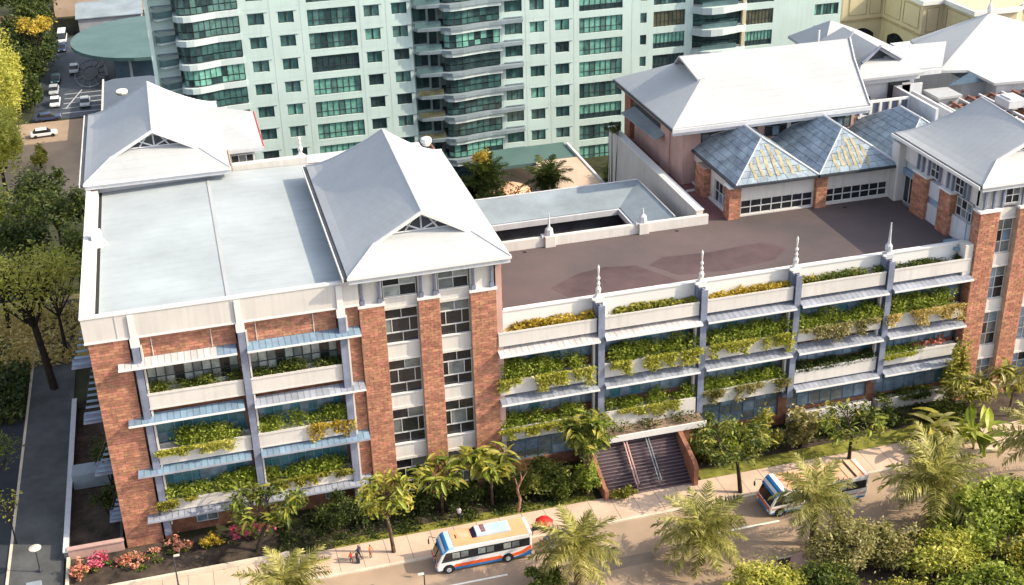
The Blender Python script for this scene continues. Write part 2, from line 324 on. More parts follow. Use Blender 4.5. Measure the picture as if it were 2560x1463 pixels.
def awning(th, pcs, x0, x1, yo, yi, zo, zi, mats, pw=.62, edge='trim', axis='y'):
    """tilted sheet awning of single panels on a frame with an edge beam"""
    b = MB(); b.box(x0, x1, yo-.08, yo+.04, zo-.2, zo-.02)
    n = 4
    for i in range(n+1):
        x = x0+.1+(x1-x0-.2)*i/n; b.quad((x-.04, yo, zo-.12), (x+.04, yo, zo-.12), (x+.04, yi, zi-.1), (x-.04, yi, zi-.1))
    a = b.build('awning', M[edge], th); n = round((x1-x0)/pw); w = (x1-x0)/n; L_ = math.hypot(yi-yo, zi-zo)
    for i in range(n):
        # panel boxes are tilted about x: use a small mesh of their own
        key = ('awn', round(w, 2), round(L_, 2), round((zi-zo), 2), mats[i % len(mats)] if len(mats) < 3 else mats[i])
        if key not in BOXES:
            q = MB(); h = .05; hw = w/2-.025
            q.slab([(-hw, -(yi-yo)/2, -(zi-zo)/2), (hw, -(yi-yo)/2, -(zi-zo)/2), (hw, (yi-yo)/2, (zi-zo)/2), (-hw, (yi-yo)/2, (zi-zo)/2)], [(0, 1, 2, 3)], h)
            q.quad((hw-.03, -(yi-yo)/2, -(zi-zo)/2+.012), (hw+.02, -(yi-yo)/2, -(zi-zo)/2+.012), (hw+.02, (yi-yo)/2, (zi-zo)/2+.012), (hw-.03, (yi-yo)/2, (zi-zo)/2+.012))
            me = bpy.data.meshes.new('panel'); me.from_pydata(q.v, [], q.f); me.materials.append(M[key[4]]); BOXES[key] = me
        place('panel', BOXES[key], (x0+(i+.5)*w, (yo+yi)/2, (zo+zi)/2), a)
    return a
def dutch_roof(th, x0, x1, y0, y1, ze, yg, zrf, yb, zrb, sb=.40, th_=.3, name='roof', gut=True, curve=.30, m='roof'):
    """dutch gable roof: ridge along y, hipped at the back, gable with skirt at the front (y0 side)"""
    xc = (x0+x1)/2; hw = (x1-x0)/2; V = []; F = []; NS, NT = 10, 8
    def f(s, t): return s**(1.0+curve*t)
    def surf(side, s, t):
        # t 0 front .. 1 back
        yf = y0+(yg-y0)*min(1, s/sb); ybk = y1+(yb-y1)*s; y = yf+(ybk-yf)*t
        zr = zrf+(zrb-zrf)*max(0, min(1, (y-yg)/(yb-yg))); z = ze+(zr-ze)*f(s, t)
        return (xc+side*hw*(1-s), y, z)
    for side in (-1, 1):
        b = len(V)
        for i in range(NS+1):
            for j in range(NT+1): V.append(surf(side, i/NS, j/NT))
        for i in range(NS):
            for j in range(NT):
                q = (b+i*(NT+1)+j, b+(i+1)*(NT+1)+j, b+(i+1)*(NT+1)+j+1, b+i*(NT+1)+j+1); F.append(q if side == 1 else q[::-1])
    mb = MB()
    # rear hip follows the edges of the two sides
    b = len(V)
    for i in range(NS+1):
        L_, R_ = surf(-1, i/NS, 1), surf(1, i/NS, 1); V += [L_, ((L_[0]+R_[0])/2, L_[1], L_[2]), R_]
    for i in range(NS):
        for k in (0, 1): q = b+i*3+k; F.append((q, q+3, q+4, q+1))
    b = len(V); zb_ = surf(-1, sb, 0)[2]; g = .7
    V += [(x0, y0, ze), (x1, y0, ze), surf(1, sb, 0), surf(-1, sb, 0)]
    F.append((b, b+1, b+2, b+3))
    pl, pr_ = V[b+3], V[b+2]; k = (zb_-ze)/(yg-y0); s2 = (zb_+g*k-ze)/(zrf-ze); W2 = hw*(1-s2)-.12; V += [(xc-W2, yg+g, zb_+g*k), (xc+W2, yg+g, zb_+g*k)]
    F.append((b+3, b+2, b+5, b+4))
    mb.slab(V, F, th_)
    r = mb.build(name, M[m], th)
    hp = MB(); e1 = [surf(1, i/NS, 1) for i in range(NS+1)]; e2 = [surf(-1, i/NS, 1) for i in range(NS+1)]; rg = [(surf(1, 1, j/NT)) for j in range(NT+1)]; f1 = [surf(1, sb*i/4, 0) for i in range(5)]; f2 = [surf(-1, sb*i/4, 0) for i in range(5)]
    for q in (e1, e2, rg, f1, f2): hp.tube([(p[0], p[1], p[2]+.02) for p in q], .085, 5)
    hp.build('ridge_cap', M['grey_white'], r)
    # boards along the rakes, gable wall, dark opening with lattice
    rk = MB(); P0, P1, PT = Vector(pl), Vector(pr_), Vector((xc, yg, zrf))
    for A in (P0, P1):
        a = A+Vector((0, 0, .03)); t_ = PT+Vector((0, 0, .03)); dz = Vector((0, 0, -.38)); dy = Vector((0, -.12, 0))
        q = [a, t_, t_+dz, a+dz]; b0 = len(rk.v); rk.v += [tuple(p+dy) for p in q]+[tuple(p+Vector((0, .12, 0))) for p in q]
        for ff in ((0, 1, 2, 3), (7, 6, 5, 4), (0, 4, 5, 1), (1, 5, 6, 2), (2, 6, 7, 3), (3, 7, 4, 0)): rk.f.append(tuple(b0+i for i in ff)); rk.m.append(0)
    rk.build('rake_board', M['trim'], r)
    yw = yg+g; zb = zb_+g*k; W = W2
    hgt = zrf-.35-zb; gm = MB().prism([(xc-W, zb-.1), (xc+W, zb-.1), (xc, zrf-.4)], 'xz', yw, yw+.2); gb = gm.build('gable', M['dark_steel'], r)
    lt = MB(); w2 = W*.84; h2 = hgt*.8
    for q0, q1 in (((-w2, 0), (0, h2)), ((w2, 0), (0, h2)), ((0, 0), (0, h2)), ((-w2*.5, 0), (-w2*.25, h2*.75)), ((w2*.5, 0), (w2*.25, h2*.75)), ((-w2*.5, h2*.5), (0, 0)), ((w2*.5, h2*.5), (0, 0)), ((-w2, 0), (w2, 0))):
        lt.tube([(xc+q0[0], yw-.08, zb+q0[1]+.1), (xc+q1[0], yw-.08, zb+q1[1]+.1)], .09, 4)
    lt.build('gable_truss', M['grey_white'], r)
    bd = MB()
    for sx in (-1, 1):      # inner white sloping boards around the dark opening
        bd.prism([(xc+sx*W, zb), (xc+sx*(W-.55), zb), (xc, zrf-.75), (xc, zrf-.5)], 'xz', yw-.07, yw-.02)
    bd.build('gable_board', M['grey_white'], r)
    # eaves: soffit boards, white fascia and a dark gutter on the side away from the sun
    e = MB(); e.box(x0+.05, x1-.05, y0+.05, y0+.2, ze-.75, ze-th_); e.box(x1-.2, x1-.05, y0+.2, y1-.1, ze-.75, ze-th_); e.box(x0+.05, x0+.2, y0+.2, y1-.1, ze-.75, ze-th_); e.box(x0+.2, x1-.2, y1-.2, y1-.05, ze-.75, ze-th_)
    e.box(x0+.2, x1-.2, y0+.2, y1-.2, ze-.7, ze-.6)
    e.build('fascia', M['grey_white'], th)
    MB().box(x0-.42, x0-.02, y0-.05, y1, ze-.34, ze-.10).build('gutter', M['dark_steel'], th)
    MB().box(x0-.52, x0-.421, y0-.1, y1, ze-.34, ze+.02).build('gutter_lip', M['trim'], th)
    MB().box(x0-.1, x1+.05, y0-.12, y0-.02, ze-.26, ze-.0).build('gutter', M['trim'], th)
    return r
def spire(th, x, y, z, h=3.4, style=0):
    s = MB()
    s.box(x-.45, x+.45, y-.45, y+.45, z-.5, z).prism([(x-.32, z), (x+.32, z), (x+.08, z+.8), (x-.08, z+.8)], 'xz', y-.22, y+.22).tube([(x-.45, y-.3, z-.2), (x-.8, y-.3, z-.05)], [.2, .14], 8)
    if style == 0: s.lathe((x, y, z+.6), [(0, .28), (.3, .3), (.6, .12), (.9, .2), (1.15, .08), (1.5, .2), (1.75, .07), (h-.9, .14), (h-.6, .02)], 8)
    else: s.lathe((x, y, z+.5), [(0, .42), (.4, .40), (.7, .2), (1.0, .16), (h-.5, .07)], 8)
    return s.build('finial', M['trim' if style == 0 else 'grey_white'], th, smooth=False)
# ================================================================ 1  west brick office building with tower
wb = thing('brick_office_building', (20, 18, 0), 'white roofed brick office block whose tower carries the peaked roof with a gable', 'building')
BR = Pieces(wb, 'brick', 'bricks'); PN = Pieces(wb, 'pane', 'panes')
ZP = 23.4                      # underside of the parapet band
bays = [(4.6, 13.35), (14.3, 23.0)]
floors = [(20.75, 17.3, 15.55), (14.6, 10.9, 9.25), (8.8, 4.9, 3.65)]      # awning, planter top, planter bottom
holes = []
for a, b in bays: holes += [(a+.05, b-.05, 17.0, 20.6), (a+.05, b-.05, 10.6, 14.4), (a+.05, b-.05, 4.8, 8.6)]
holes += [(7.0, 9.2, .7, 2.7), (10.8, 12.4, .7, 2.7), (15.6, 17.0, .7, 2.7), (20.2, 22.2, .7, 2.7)]
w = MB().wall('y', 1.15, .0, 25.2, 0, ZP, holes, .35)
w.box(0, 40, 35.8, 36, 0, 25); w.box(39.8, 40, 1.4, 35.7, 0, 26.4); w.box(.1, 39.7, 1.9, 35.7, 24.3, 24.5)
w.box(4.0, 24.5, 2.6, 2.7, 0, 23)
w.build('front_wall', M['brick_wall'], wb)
MB().box(0, .3, 1.2, 36, 0, 24).build('side_wall', M['brick_plain'], wb)
c = pillar(wb, BR, 0, 3.55, 0, 1.1, 0, ZP, pri=.4)
pillar(wb, BR, 3.75, 4.5, .35, 1.1, 0, 3.2, real=False)
s_ = MB().box(23.9, 25.2, .5, 1.12, 0, ZP).build('pillar', M['mortar'], wb); bricks(BR, s_, 'y', .5, 23.9, 25.2, 0, ZP, pri=-.3)
for a, b in bays:
    pnl = MB().box(a, b, .55, 1.12, 20.95, ZP).build('brick_panel', M['mortar'], wb); bricks(BR, pnl, 'y', .55, a, b, 21.0, ZP, pri=.6)
    for x in (a+1.0, a+6.5): MB().box(x-.04, x+.04, .42, .5, 21, ZP-.4).build('downpipe', M['white'], pnl)
# parapet band with grooves
pb = MB(); pb.box(-.25, 25.3, -.12, .75, ZP, 26.0); pb.box(-.25, .9, .751, 36, ZP+.3, 26.0); pb.box(16.2, 25, 35.2, 36.2, ZP, 26.1); pb.box(-.25, 1.0, -.12+.13, 1.2, ZP-.01, ZP)
pb.build('parapet', M['white'], wb, bevel=.04)
rim = MB().box(-.33, 25.3, -.2, .2, 26.0, 26.14); rim.box(-.33, .15, .2, 36, 26.0, 26.14); rim.box(-.3, 25.3, -.19, -.12, ZP, ZP+.16); rim.build('parapet_coping', M['trim'], wb)
for x in (2.75, 4.05, 13.3, 13.95, 23.1): MB().box(x-.05, x+.05, -.16, -.121, ZP+.17, 25.98).build('parapet_joint', M['grey_white'], wb)
for x in (4.15, 13.85, 23.45): MB().box(x-.42, x+.42, -.3, .5, 22.5, ZP+.0).box(x-.30, x+.30, -.28, -.2, ZP+.001, 25.9).build('pier_cap', M['trim'], wb)
MB().slab([(1.25, .95, 25.15), (13.2, .95, 25.5), (13.2, 35.1, 25.5), (1.25, 35.1, 25.15), (26, .95, 25.2), (26, 35.1, 25.2)], [(0, 1, 2, 3), (1, 4, 5, 2)], .1).build('flat_roof', M['flat_roof'], wb)
MB().box(13.0, 13.35, 1.0, 35, 25.5, 25.56).build('roof_ridge_strip', M['roof'], wb)
MB().box(.92, 1.24, 2.2, 35, 25.0, 25.14).build('box_gutter', M['black'], wb)
for k in range(4): MB().box(1.3, 24.9, 8+k*7.3, 8.05+k*7.3, 25.505, 25.52).build('roof_lap', M['grey_white'], wb) if False else None
vent = MB().box(.5, 1.5, 18, 19.2, 25.1, 26.6).prism([(18, 26.6), (19.2, 26.6), (18.6, 27.1)], 'yz', .5, 1.5).tube([(1.5, 18.3, 26.1), (2.0, 17.9, 25.6)], .1).build('roof_vent', M['trim'], wb, bevel=.03)
# blue steel columns
for x, z0 in ((4.12, 1), (13.85, 2.6), (23.45, 1)):
    k = MB().box(x-.33, x+.33, -.42, -.30, z0, 22.5).box(x-.33, x+.33, .12, .24, z0, 22.5).box(x-.06, x+.06, -.30, .12, z0, 22.5); k.build('steel_column', M['blue_steel'], wb)
    MB().box(x+.40, x+.58, -.1, .5, z0+1, 22.4).build('column_trim', M['white'], wb)
# awnings, windows, planters
for fi, (za, zp, zq) in enumerate(floors):
    for bi, (a, b) in enumerate(bays):
        x0, x1 = (2.3, 13.25) if bi == 0 else (14.2, 25.15)
        n = round((x1-x0)/.62)
        mats = (['awn_pale']*(n-3)+['awn_blue']*3 if bi == 0 else ['awn_blue']*n) if fi == 0 else (['awn_blue']*n if (fi, bi) != (1, 1) else ['awn_lilac']*n)
        awning(wb, None, x0, x1, -1.0, .5, za, za+.22, mats, edge='trim' if fi < 2 else 'awn_lilac')
        z0 = zp-.25 if fi == 0 else zp-.2; z1 = za-.25
        gm = ['g_pale', 'g_grey', 'g_pale', 'g_dark'] if fi == 0 else ['g_teal', 'g_teal', 'g_blue', 'g_teal']
        pk = (lambda i, j: 'g_dark' if (i in (3, 8)) else ('g_pale' if (i+j) % 3 else 'g_grey')) if fi == 0 else None
        window(wb, PN, 'y', 1.3, a+.05, b-.05, z0-.05, z1+.1, 10, 3, gm, 'frame' if fi == 0 else 'frame_b', .09, pick=pk)
        pl = MB().box(a-.1, b+.1, -.15, -.0, zq, zp).box(a-.1, b+.1, 1.0, 1.1, zq, zp).box(a-.1, a, 0, 1.0, zq, zp).box(b, b+.1, 0, 1.0, zq, zp).box(a, b, 0, 1.0, zq, zp-.25)
        pl.box(a-.16, b+.16, -.22, -.151, zp-.2, zp+.05).box(a-.16, b+.16, -.2, -.152, zq, zq+.14)
        pl.build('planter_box', M['white'], wb)
awning(wb, None, 2.4, 13.25, -1.0, .5, 3.4, 3.62, ['awn_lilac']*18, edge='awn_lilac'); awning(wb, None, 14.2, 25.05, -1.0, .5, 3.4, 3.62, ['awn_lilac']*18, edge='awn_lilac')
for h in holes[6:]: window(wb, PN, 'y', 1.35, *h, 2, 2, ['g_grey', 'g_blue', 'g_grey'], 'frame_l', .09)
# tower pillars and glazing
TP = [(25.25, 27.75, 'r'), (31.1, 33.25, 'r'), (36.35, 39.0, 'r')]
for x0, x1, sd_ in TP:
    pillar(wb, BR, x0, x1, 0, .9, 0, 23.0, pri=.1)
    MB().box(x0-.1, x1+.1, -.12, .9, 23.0, 23.25).build('pillar_cap', M['trim'], wb)
    cap = MB().box(x0+.1, x1-.1, .35, .9, 23.25, 26.35).build('upper_pier', M['white'], wb)
    for xx in ((x0+.28, x0+.5), (x1-.5, x1-.28)):
        MB().box(xx[0], xx[1], .05, .28, 23.75, 26.4).box(xx[0]-.1, xx[1]+.1, -.02, .3, 23.3, 23.75).build('bracket_post', M['blue_steel'], cap)
for x0, x1 in ((27.75, 31.1), (33.25, 36.35)):
    sp = [(22.2, 23.5), (16.45, 18.35), (10.75, 12.5), (4.6, 6.5)]
    for a, b in sp:
        MB().box(x0+.02, x1-.02, .45, .9, a, b).box(x0+.02, x1-.02, .33, .449, a+.02, a+.3).build('spandrel', M['white'], wb)
    for z0, z1, rows in ((23.5, 25.9, 2), (18.35, 22.2, 3), (12.5, 16.45, 3), (6.5, 10.75, 3), (.5, 4.6, 3)):
        gl_ = ['g_dark', 'g_grey', 'g_dark', 'g_dark'] if z1 < 23 else ['g_grey', 'g_dark', 'g_pale']
        hz = z1-z0; fl_ = random.random() < .5; mid_ = [0, .2, .74, 1] if fl_ else [0, .28, .8, 1]
        for q0, q1, cs_ in (((0, .5, [0, .5, 1]), (.5, 1, [0, .5, 1])) if rows == 2 else ((0, .3, [0, .52, 1]), (.3, .7, mid_), (.7, 1, [0, .5, 1]))): window(wb, PN, 'y', .62, x0+.02, x1-.02, z0+hz*q0, z0+hz*q1, cs_, 1, gl_, 'frame_l', .065)
        MB().box(x0+.02, x1-.02, .32, .6, z0, z0+.1).build('window_sill', M['trim'], wb)
MB().box(25.4, 38.9, .9, 1.3, 0, 26.3).build('tower_wall', M['dark_steel'], wb)
MB().box(39.0, 39.6, .1, 30, 0, 26.3).build('tower_side_wall', M['pink_wall'], wb)
MB().box(25.2, 25.5, .9, 30, 24, 26.3).build('tower_side_wall', M['white'], wb)
dutch_roof(wb, 24.3, 40.3, -1.2, 29.9, 27.0, 1.9, 31.6, 22.4, 33.0, sb=.40)
MB().lathe((38.2, 28.2, 28.4), [(0, .4), (.5, .7), (.9, .6), (1.1, .1)], 10).build('roof_ventilator', M['trim'], wb)
# slatted sunshades on the side wall
for (z1, z0, xw, y0, y1) in ((25.0, 20.5, -1.9, 1.2, 3.2), (20.2, 14.4, -1.85, 1.2, 3.2), (11.4, 8.4, -1.8, 1.2, 3.2), (5.3, 2.7, -1.3, 1.2, 3.2)):
    fr = MB(); L_ = xw
    for y in (1.2, 3.0): fr.quad((L_, y, z0), (L_, y+.1, z0), (-.25, y+.1, z1), (-.25, y, z1)); fr.box(L_, -.05, y, y+.1, z0, z0+.12)
    fr.box(L_-.05, -.02, 1.15, 3.2, z0-.1, z0); a = fr.build('side_sunshade', M['blue_steel'], wb)
    n = max(5, int((z1-z0)/.62))
    for i in range(n):
        t = (i+.5)/n; x = L_+(-.25-L_)*t; z = z0+(z1-z0)*t
        place('slat', boxmesh((-(x)-.02, .3, .08) if False else (abs(x)+.0, .34, .07), M['awn_blue'], 'slat'), (x/2, 1.3+1.5*t*0+.1, z), a)
# ================================================================ 2  terrace building
tb = thing('terrace_office_building', (66, 8, 0), 'long low office wing with a brown roof deck, planted balconies and a covered stair', 'building')
PT_ = Pieces(tb, 'pane', 'panes'); B2 = Pieces(tb, 'brick', 'bricks')
mb_ = [(39.05, 49.5), (50.4, 60.85), (61.75, 71.65), (72.6, 82.65), (83.55, 93.0)]
CX = [49.95, 61.3, 72.1, 83.1]
hl = []
for i, (a, b) in enumerate(mb_):
    hl += [(a+.05, b-.05, 13.0, 15.6), (a+.05, b-.05, 7.8 if i > 2 else 7.2, 9.9 if i < 3 else 10.3)]
    if i != 1: hl.append((a+.05, b-.05, 1.4 if i < 3 else 1.9, 4.9 if i < 3 else 5.2))
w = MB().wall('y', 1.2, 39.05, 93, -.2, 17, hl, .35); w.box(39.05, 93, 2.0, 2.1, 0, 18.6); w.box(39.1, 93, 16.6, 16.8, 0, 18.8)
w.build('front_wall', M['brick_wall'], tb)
MB().quad((39.05, 1.6, 18.98), (93.2, 1.6, 18.98), (93.2, 17.6, 18.98), (39.05, 17.6, 18.98)).quad((39.05, 1.6, 18.6), (39.05, 17.6, 18.6), (93.2, 17.6, 18.6), (93.2, 1.6, 18.6)).build('roof_deck', M['deck'], tb)
MB().prism([(46.5, 6.2), (50.2, 8.6), (53.5, 9.3), (57, 8.6), (58.6, 5.9), (60.5, 3.0), (54, 2.4), (48.0, 2.9)], 'xy', 18.982, 18.99).build('deck_patch', M['deck_patch'], tb)
MB().prism([(58.4, 8.2), (60.5, 9.7), (66, 9.2), (72.6, 9.9), (74.5, 7.6), (72, 5.2), (66, 4.3), (60.6, 4.9)], 'xy', 18.982, 18.99).build('deck_patch', M['deck_patch'], tb)
for x in (46.2, 64.5, 86.0): MB().box(x, x+.35, 15.6, 15.95, 18.983, 19.03).build('roof_drain', M['black'], tb)
MB().box(39.05, 80, 1.75, 2.6, 18.984, 19.0).build('dust_strip', M['deck_edge'], tb)
ph = MB().box(39.05, 93.1, 1.35, 1.75, 17.2, 19.62).box(39.0, 93.1, 1.25, 1.85, 19.62, 19.76); ph.build('parapet', M['trim'], tb)
for i, (a, b) in enumerate(mb_):
    dz = i*.1
    MB().box(a, b, -.15, 0.0, 16.45+dz, 18.0+dz).box(a, a+.1, 0, 1.35, 16.5+dz, 18+dz).box(b-.1, b, 0, 1.35, 16.5+dz, 18+dz).box(a+.1, b-.1, 0, 1.35, 16.5+dz, 17.6+dz).box(a-.03, b+.03, -.2, -.151, 17.85+dz, 18.06+dz).build('roof_planter_box', M['white'], tb)
    za = 15.8+dz; n = round((b-a+.3)/.62)
    awning(tb, None, a-.15, b+.15, -1.0, .6, za, za+.25, ['awn_pale' if i < 2 else 'awn_lilac']*n)
    window(tb, PT_, 'y', 1.35, a+.05, b-.05, 13.0, 15.6, 9, 2, ['g_blue', 'g_blue2', 'g_blue', 'g_teal'], 'frame_b', .09)
    zt, zb = (13.0, 10.7) if i != 3 else (13.1, 11.0)
    MB().box(a, b, -.15, 0, zb+dz, zt+dz-.6).box(a, b, 0, 1.1, zb+dz, zt+dz-.9).box(a-.03, b+.03, -.2, -.151, zt+dz-.8, zt+dz-.58).build('planter_box', M['white'], tb)
    za = 10.05+dz*.9; awning(tb, None, a-.1, b+.1, -1.0, .6, za, za+.25, ['awn_lilac']*n, edge='trim')
    window(tb, PT_, 'y', 1.35, a+.05, b-.05, 7.2 if i < 3 else 7.8, 9.9 if i < 3 else 10.3, 9, 2, ['g_blue', 'g_blue2', 'g_teal', 'g_blue'], 'frame_b', .09)
    if i != 1:
        zt, zb = [(6.6, 5.0), None, (7.0, 5.3), (7.7, 6.0), (7.7, 6.35)][i]
        MB().box(a, b, -.15, 0, zb, zt).box(a, b, 0, 1.1, zb, zt-.25).box(a-.03, b+.03, -.2, -.151, zt-.2, zt+.04).build('planter_box', M['white'], tb)
        if i > 2: awning(tb, None, a-.1, b+.1, -1.0, .6, 5.6, 5.8, ['awn_lilac']*n)
        window(tb, PT_, 'y', 1.35, a+.05, b-.05, 1.4 if i < 3 else 1.9, 4.9 if i < 3 else 5.2, 7, 3 if i < 3 else 2, ['g_grey', 'g_blue2', 'g_grey', 'g_blue'] if i < 4 else ['g_blue', 'g_teal'], 'frame_b', .1)
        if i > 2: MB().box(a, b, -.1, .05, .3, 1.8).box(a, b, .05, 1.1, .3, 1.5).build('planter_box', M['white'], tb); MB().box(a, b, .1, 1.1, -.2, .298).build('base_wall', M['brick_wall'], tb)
for i, x in enumerate(CX):
    MB().box(x-.35, x+.35, -.45, -.32, 4.5, 19.5).box(x-.35, x+.35, .3, .42, 4.5, 19.5).box(x-.08, x+.08, -.32, .3, 4.5, 19.5).box(x-.42, x+.42, .45, 1.34, 4, 19.6).build('steel_column', M['blue_steel'], tb)
    MB().box(x-.75, x-.55, 0, .5, 5, 15.6).build('column_trim', M['white'], tb)
    spire(tb, x, .7, 20.1, 3.6, 1 if i == 3 else 0)
MB().box(92.2, 93.2, -.1, 1.2, 16, 20).build('end_pier', M['white'], tb)
# rear parapet of the deck
rp = MB().box(40, 68.9, 16.5, 17.0, 17, 20.15); rp.build('rear_parapet', M['white'], tb, bevel=.04)
for i, x in enumerate((49.5, 60.8)):
    MB().box(x-.6, x+.6, 16.1, 17.2, 18.9, 20.3).build('parapet_pier', M['white'], tb, bevel=.04)
    s = MB().prism([(x-.9, 20.0), (x-.3, 20.3), (x-.9, 20.4)], 'xz', 16.4, 17).tube([(x, 16.7, 20.3), (x, 16.7, 21.0), (x, 16.7, 21.3), (x, 16.7, 22.9-.9*i)], [.55, .45, .16, .06], 8); s.build('finial', M['grey_white'], tb)
# stair with canopy
st = MB().prism([(-6.68, -.05), (-.1, 3.95), (2.0, 4.0), (2.0, -.05)], 'yz', 48.62, 57.99).build('staircase', M['steps'], tb)
N_ = 20
for i in range(N_):
    z = 4.2*(i+1)/N_; y = -6.7+6.6*i/N_
    place('step', boxmesh((9.4, .36, .21), M['steps'], 'step'), (53.3, y+.18, z-.105), st)
    place('nosing', boxmesh((9.4, .06, .04), M['step_nose'], 'nosing'), (53.3, y+.03, z+.022), st)
MB().prism([(-7.2, 0), (-7.2, 2.3), (-6.6, 2.8), (-2.5, 4.0), (-.2, 4.1), (-.2, 0)], 'yz', 58.0, 58.5).build('stair_cheek_wall', M['terracotta'], tb)
MB().prism([(-7.0, 0), (-7.0, 1.3), (-6.0, 1.4), (-.1, 4.0), (-.1, 0)], 'yz', 48.2, 48.6).build('stair_cheek_wall', M['terracotta'], tb)
for x, m_, r in ((51.9, 'pink_wall', .09), (54.4, 'low_roof', .05)):
    h = MB()
    for dx in (0, .3): h.tube([(x+dx, -6.3, 1.0), (x+dx, -1.2, 4.4)], r, 6)
    for k in range(5): y = -6.2+k*1.25; h.tube([(x+.15, y, (y+6.7)*.636), (x+.15, y, (y+6.3)*.666+1.0)], r*.8, 5)
    h.build('stair_handrail', M[m_], tb)
MB().box(50.2, 61.2, -2.3, 1.2, 4.15, 4.6).build('stair_canopy', M['deck_edge'], tb); MB().box(50.1, 61.3, -2.45, -2.301, 4.05, 4.75).build('canopy_edge', M['trim'], tb)
MB().box(50.5, 60.8, -.4, -.2, 4.6, 6.6).box(50.5, 60.8, -.2, 1.1, 4.6, 6.3).build('planter_box', M['white'], tb)
# ================================================================ 3  hall with skylight roofs and big hipped roof
hb = thing('brick_hall_building', (83, 30, 0), 'brick pillared hall with three blue grey pyramid roofs below a wide pale hipped roof', 'building')
BH = Pieces(hb, 'brick', 'bricks', 120); PH = Pieces(hb, 'pane', 'panes')
hw = MB().wall('y', 17.2, 72.2, 93.4, 18.9, 23.3, [(73.2, 82.6, 19.15, 21.0), (84.2, 92.5, 19.25, 21.05)], .3); hw.wall('x', 72.2, 17.2, 34, 18.9, 23.3, [(18.2, 22.6, 19.2, 22.0), (27.5, 32.4, 19.2, 22.0)], .3); hw.box(72.5, 93, 17.6, 17.7, 17, 23.2)
hw.box(72.9, 73.0, 17.8, 34, 17, 23.2); hw.box(93.3, 93.5, 17.3, 31, 17, 23.4); hw.build('hall_wall', M['white'], hb)
window(hb, PH, 'y', 17.35, 73.25, 82.6, 19.15, 21.0, 7, 2, ['g_dark'], 'frame_l', .12); window(hb, PH, 'y', 17.35, 84.2, 92.5, 19.25, 21.05, 7, 2, ['g_dark'], 'frame_l', .12)
window(hb, PH, 'x', 72.35, 18.2, 22.6, 19.2, 22.0, 4, 2, ['g_dark', 'g_blue'], 'frame_l', .1); window(hb, PH, 'x', 72.35, 27.5, 32.4, 19.2, 22.0, 4, 2, ['g_dark', 'g_blue'], 'frame_l', .1)
for a, b in ((71.5, 73.0), (82.7, 84.1)): pillar(hb, BH, a, b, 16.7, 18.1, 18.98, 22.9, side='l', pri=.2); MB().box(a-.1, b+.1, 16.6, 18.2, 22.9, 23.1).build('pillar_cap', M['trim'], hb)
pillar(hb, BH, 71.3, 73.1, 23.8, 26.3, 18.98, 22.8, side='l'); MB().box(93.5, 94.2, 16.9, 17.6, 18.9, 22.9).build('pillar', M['terracotta'], hb)
MB().box(70.4, 72.1, 33, 36, 18.9, 26.8).build('pillar', M['pink_wall'], hb); MB().box(70.3, 71.6, 47, 49.2, 18.9, 27).build('pillar', M['terracotta'], hb)
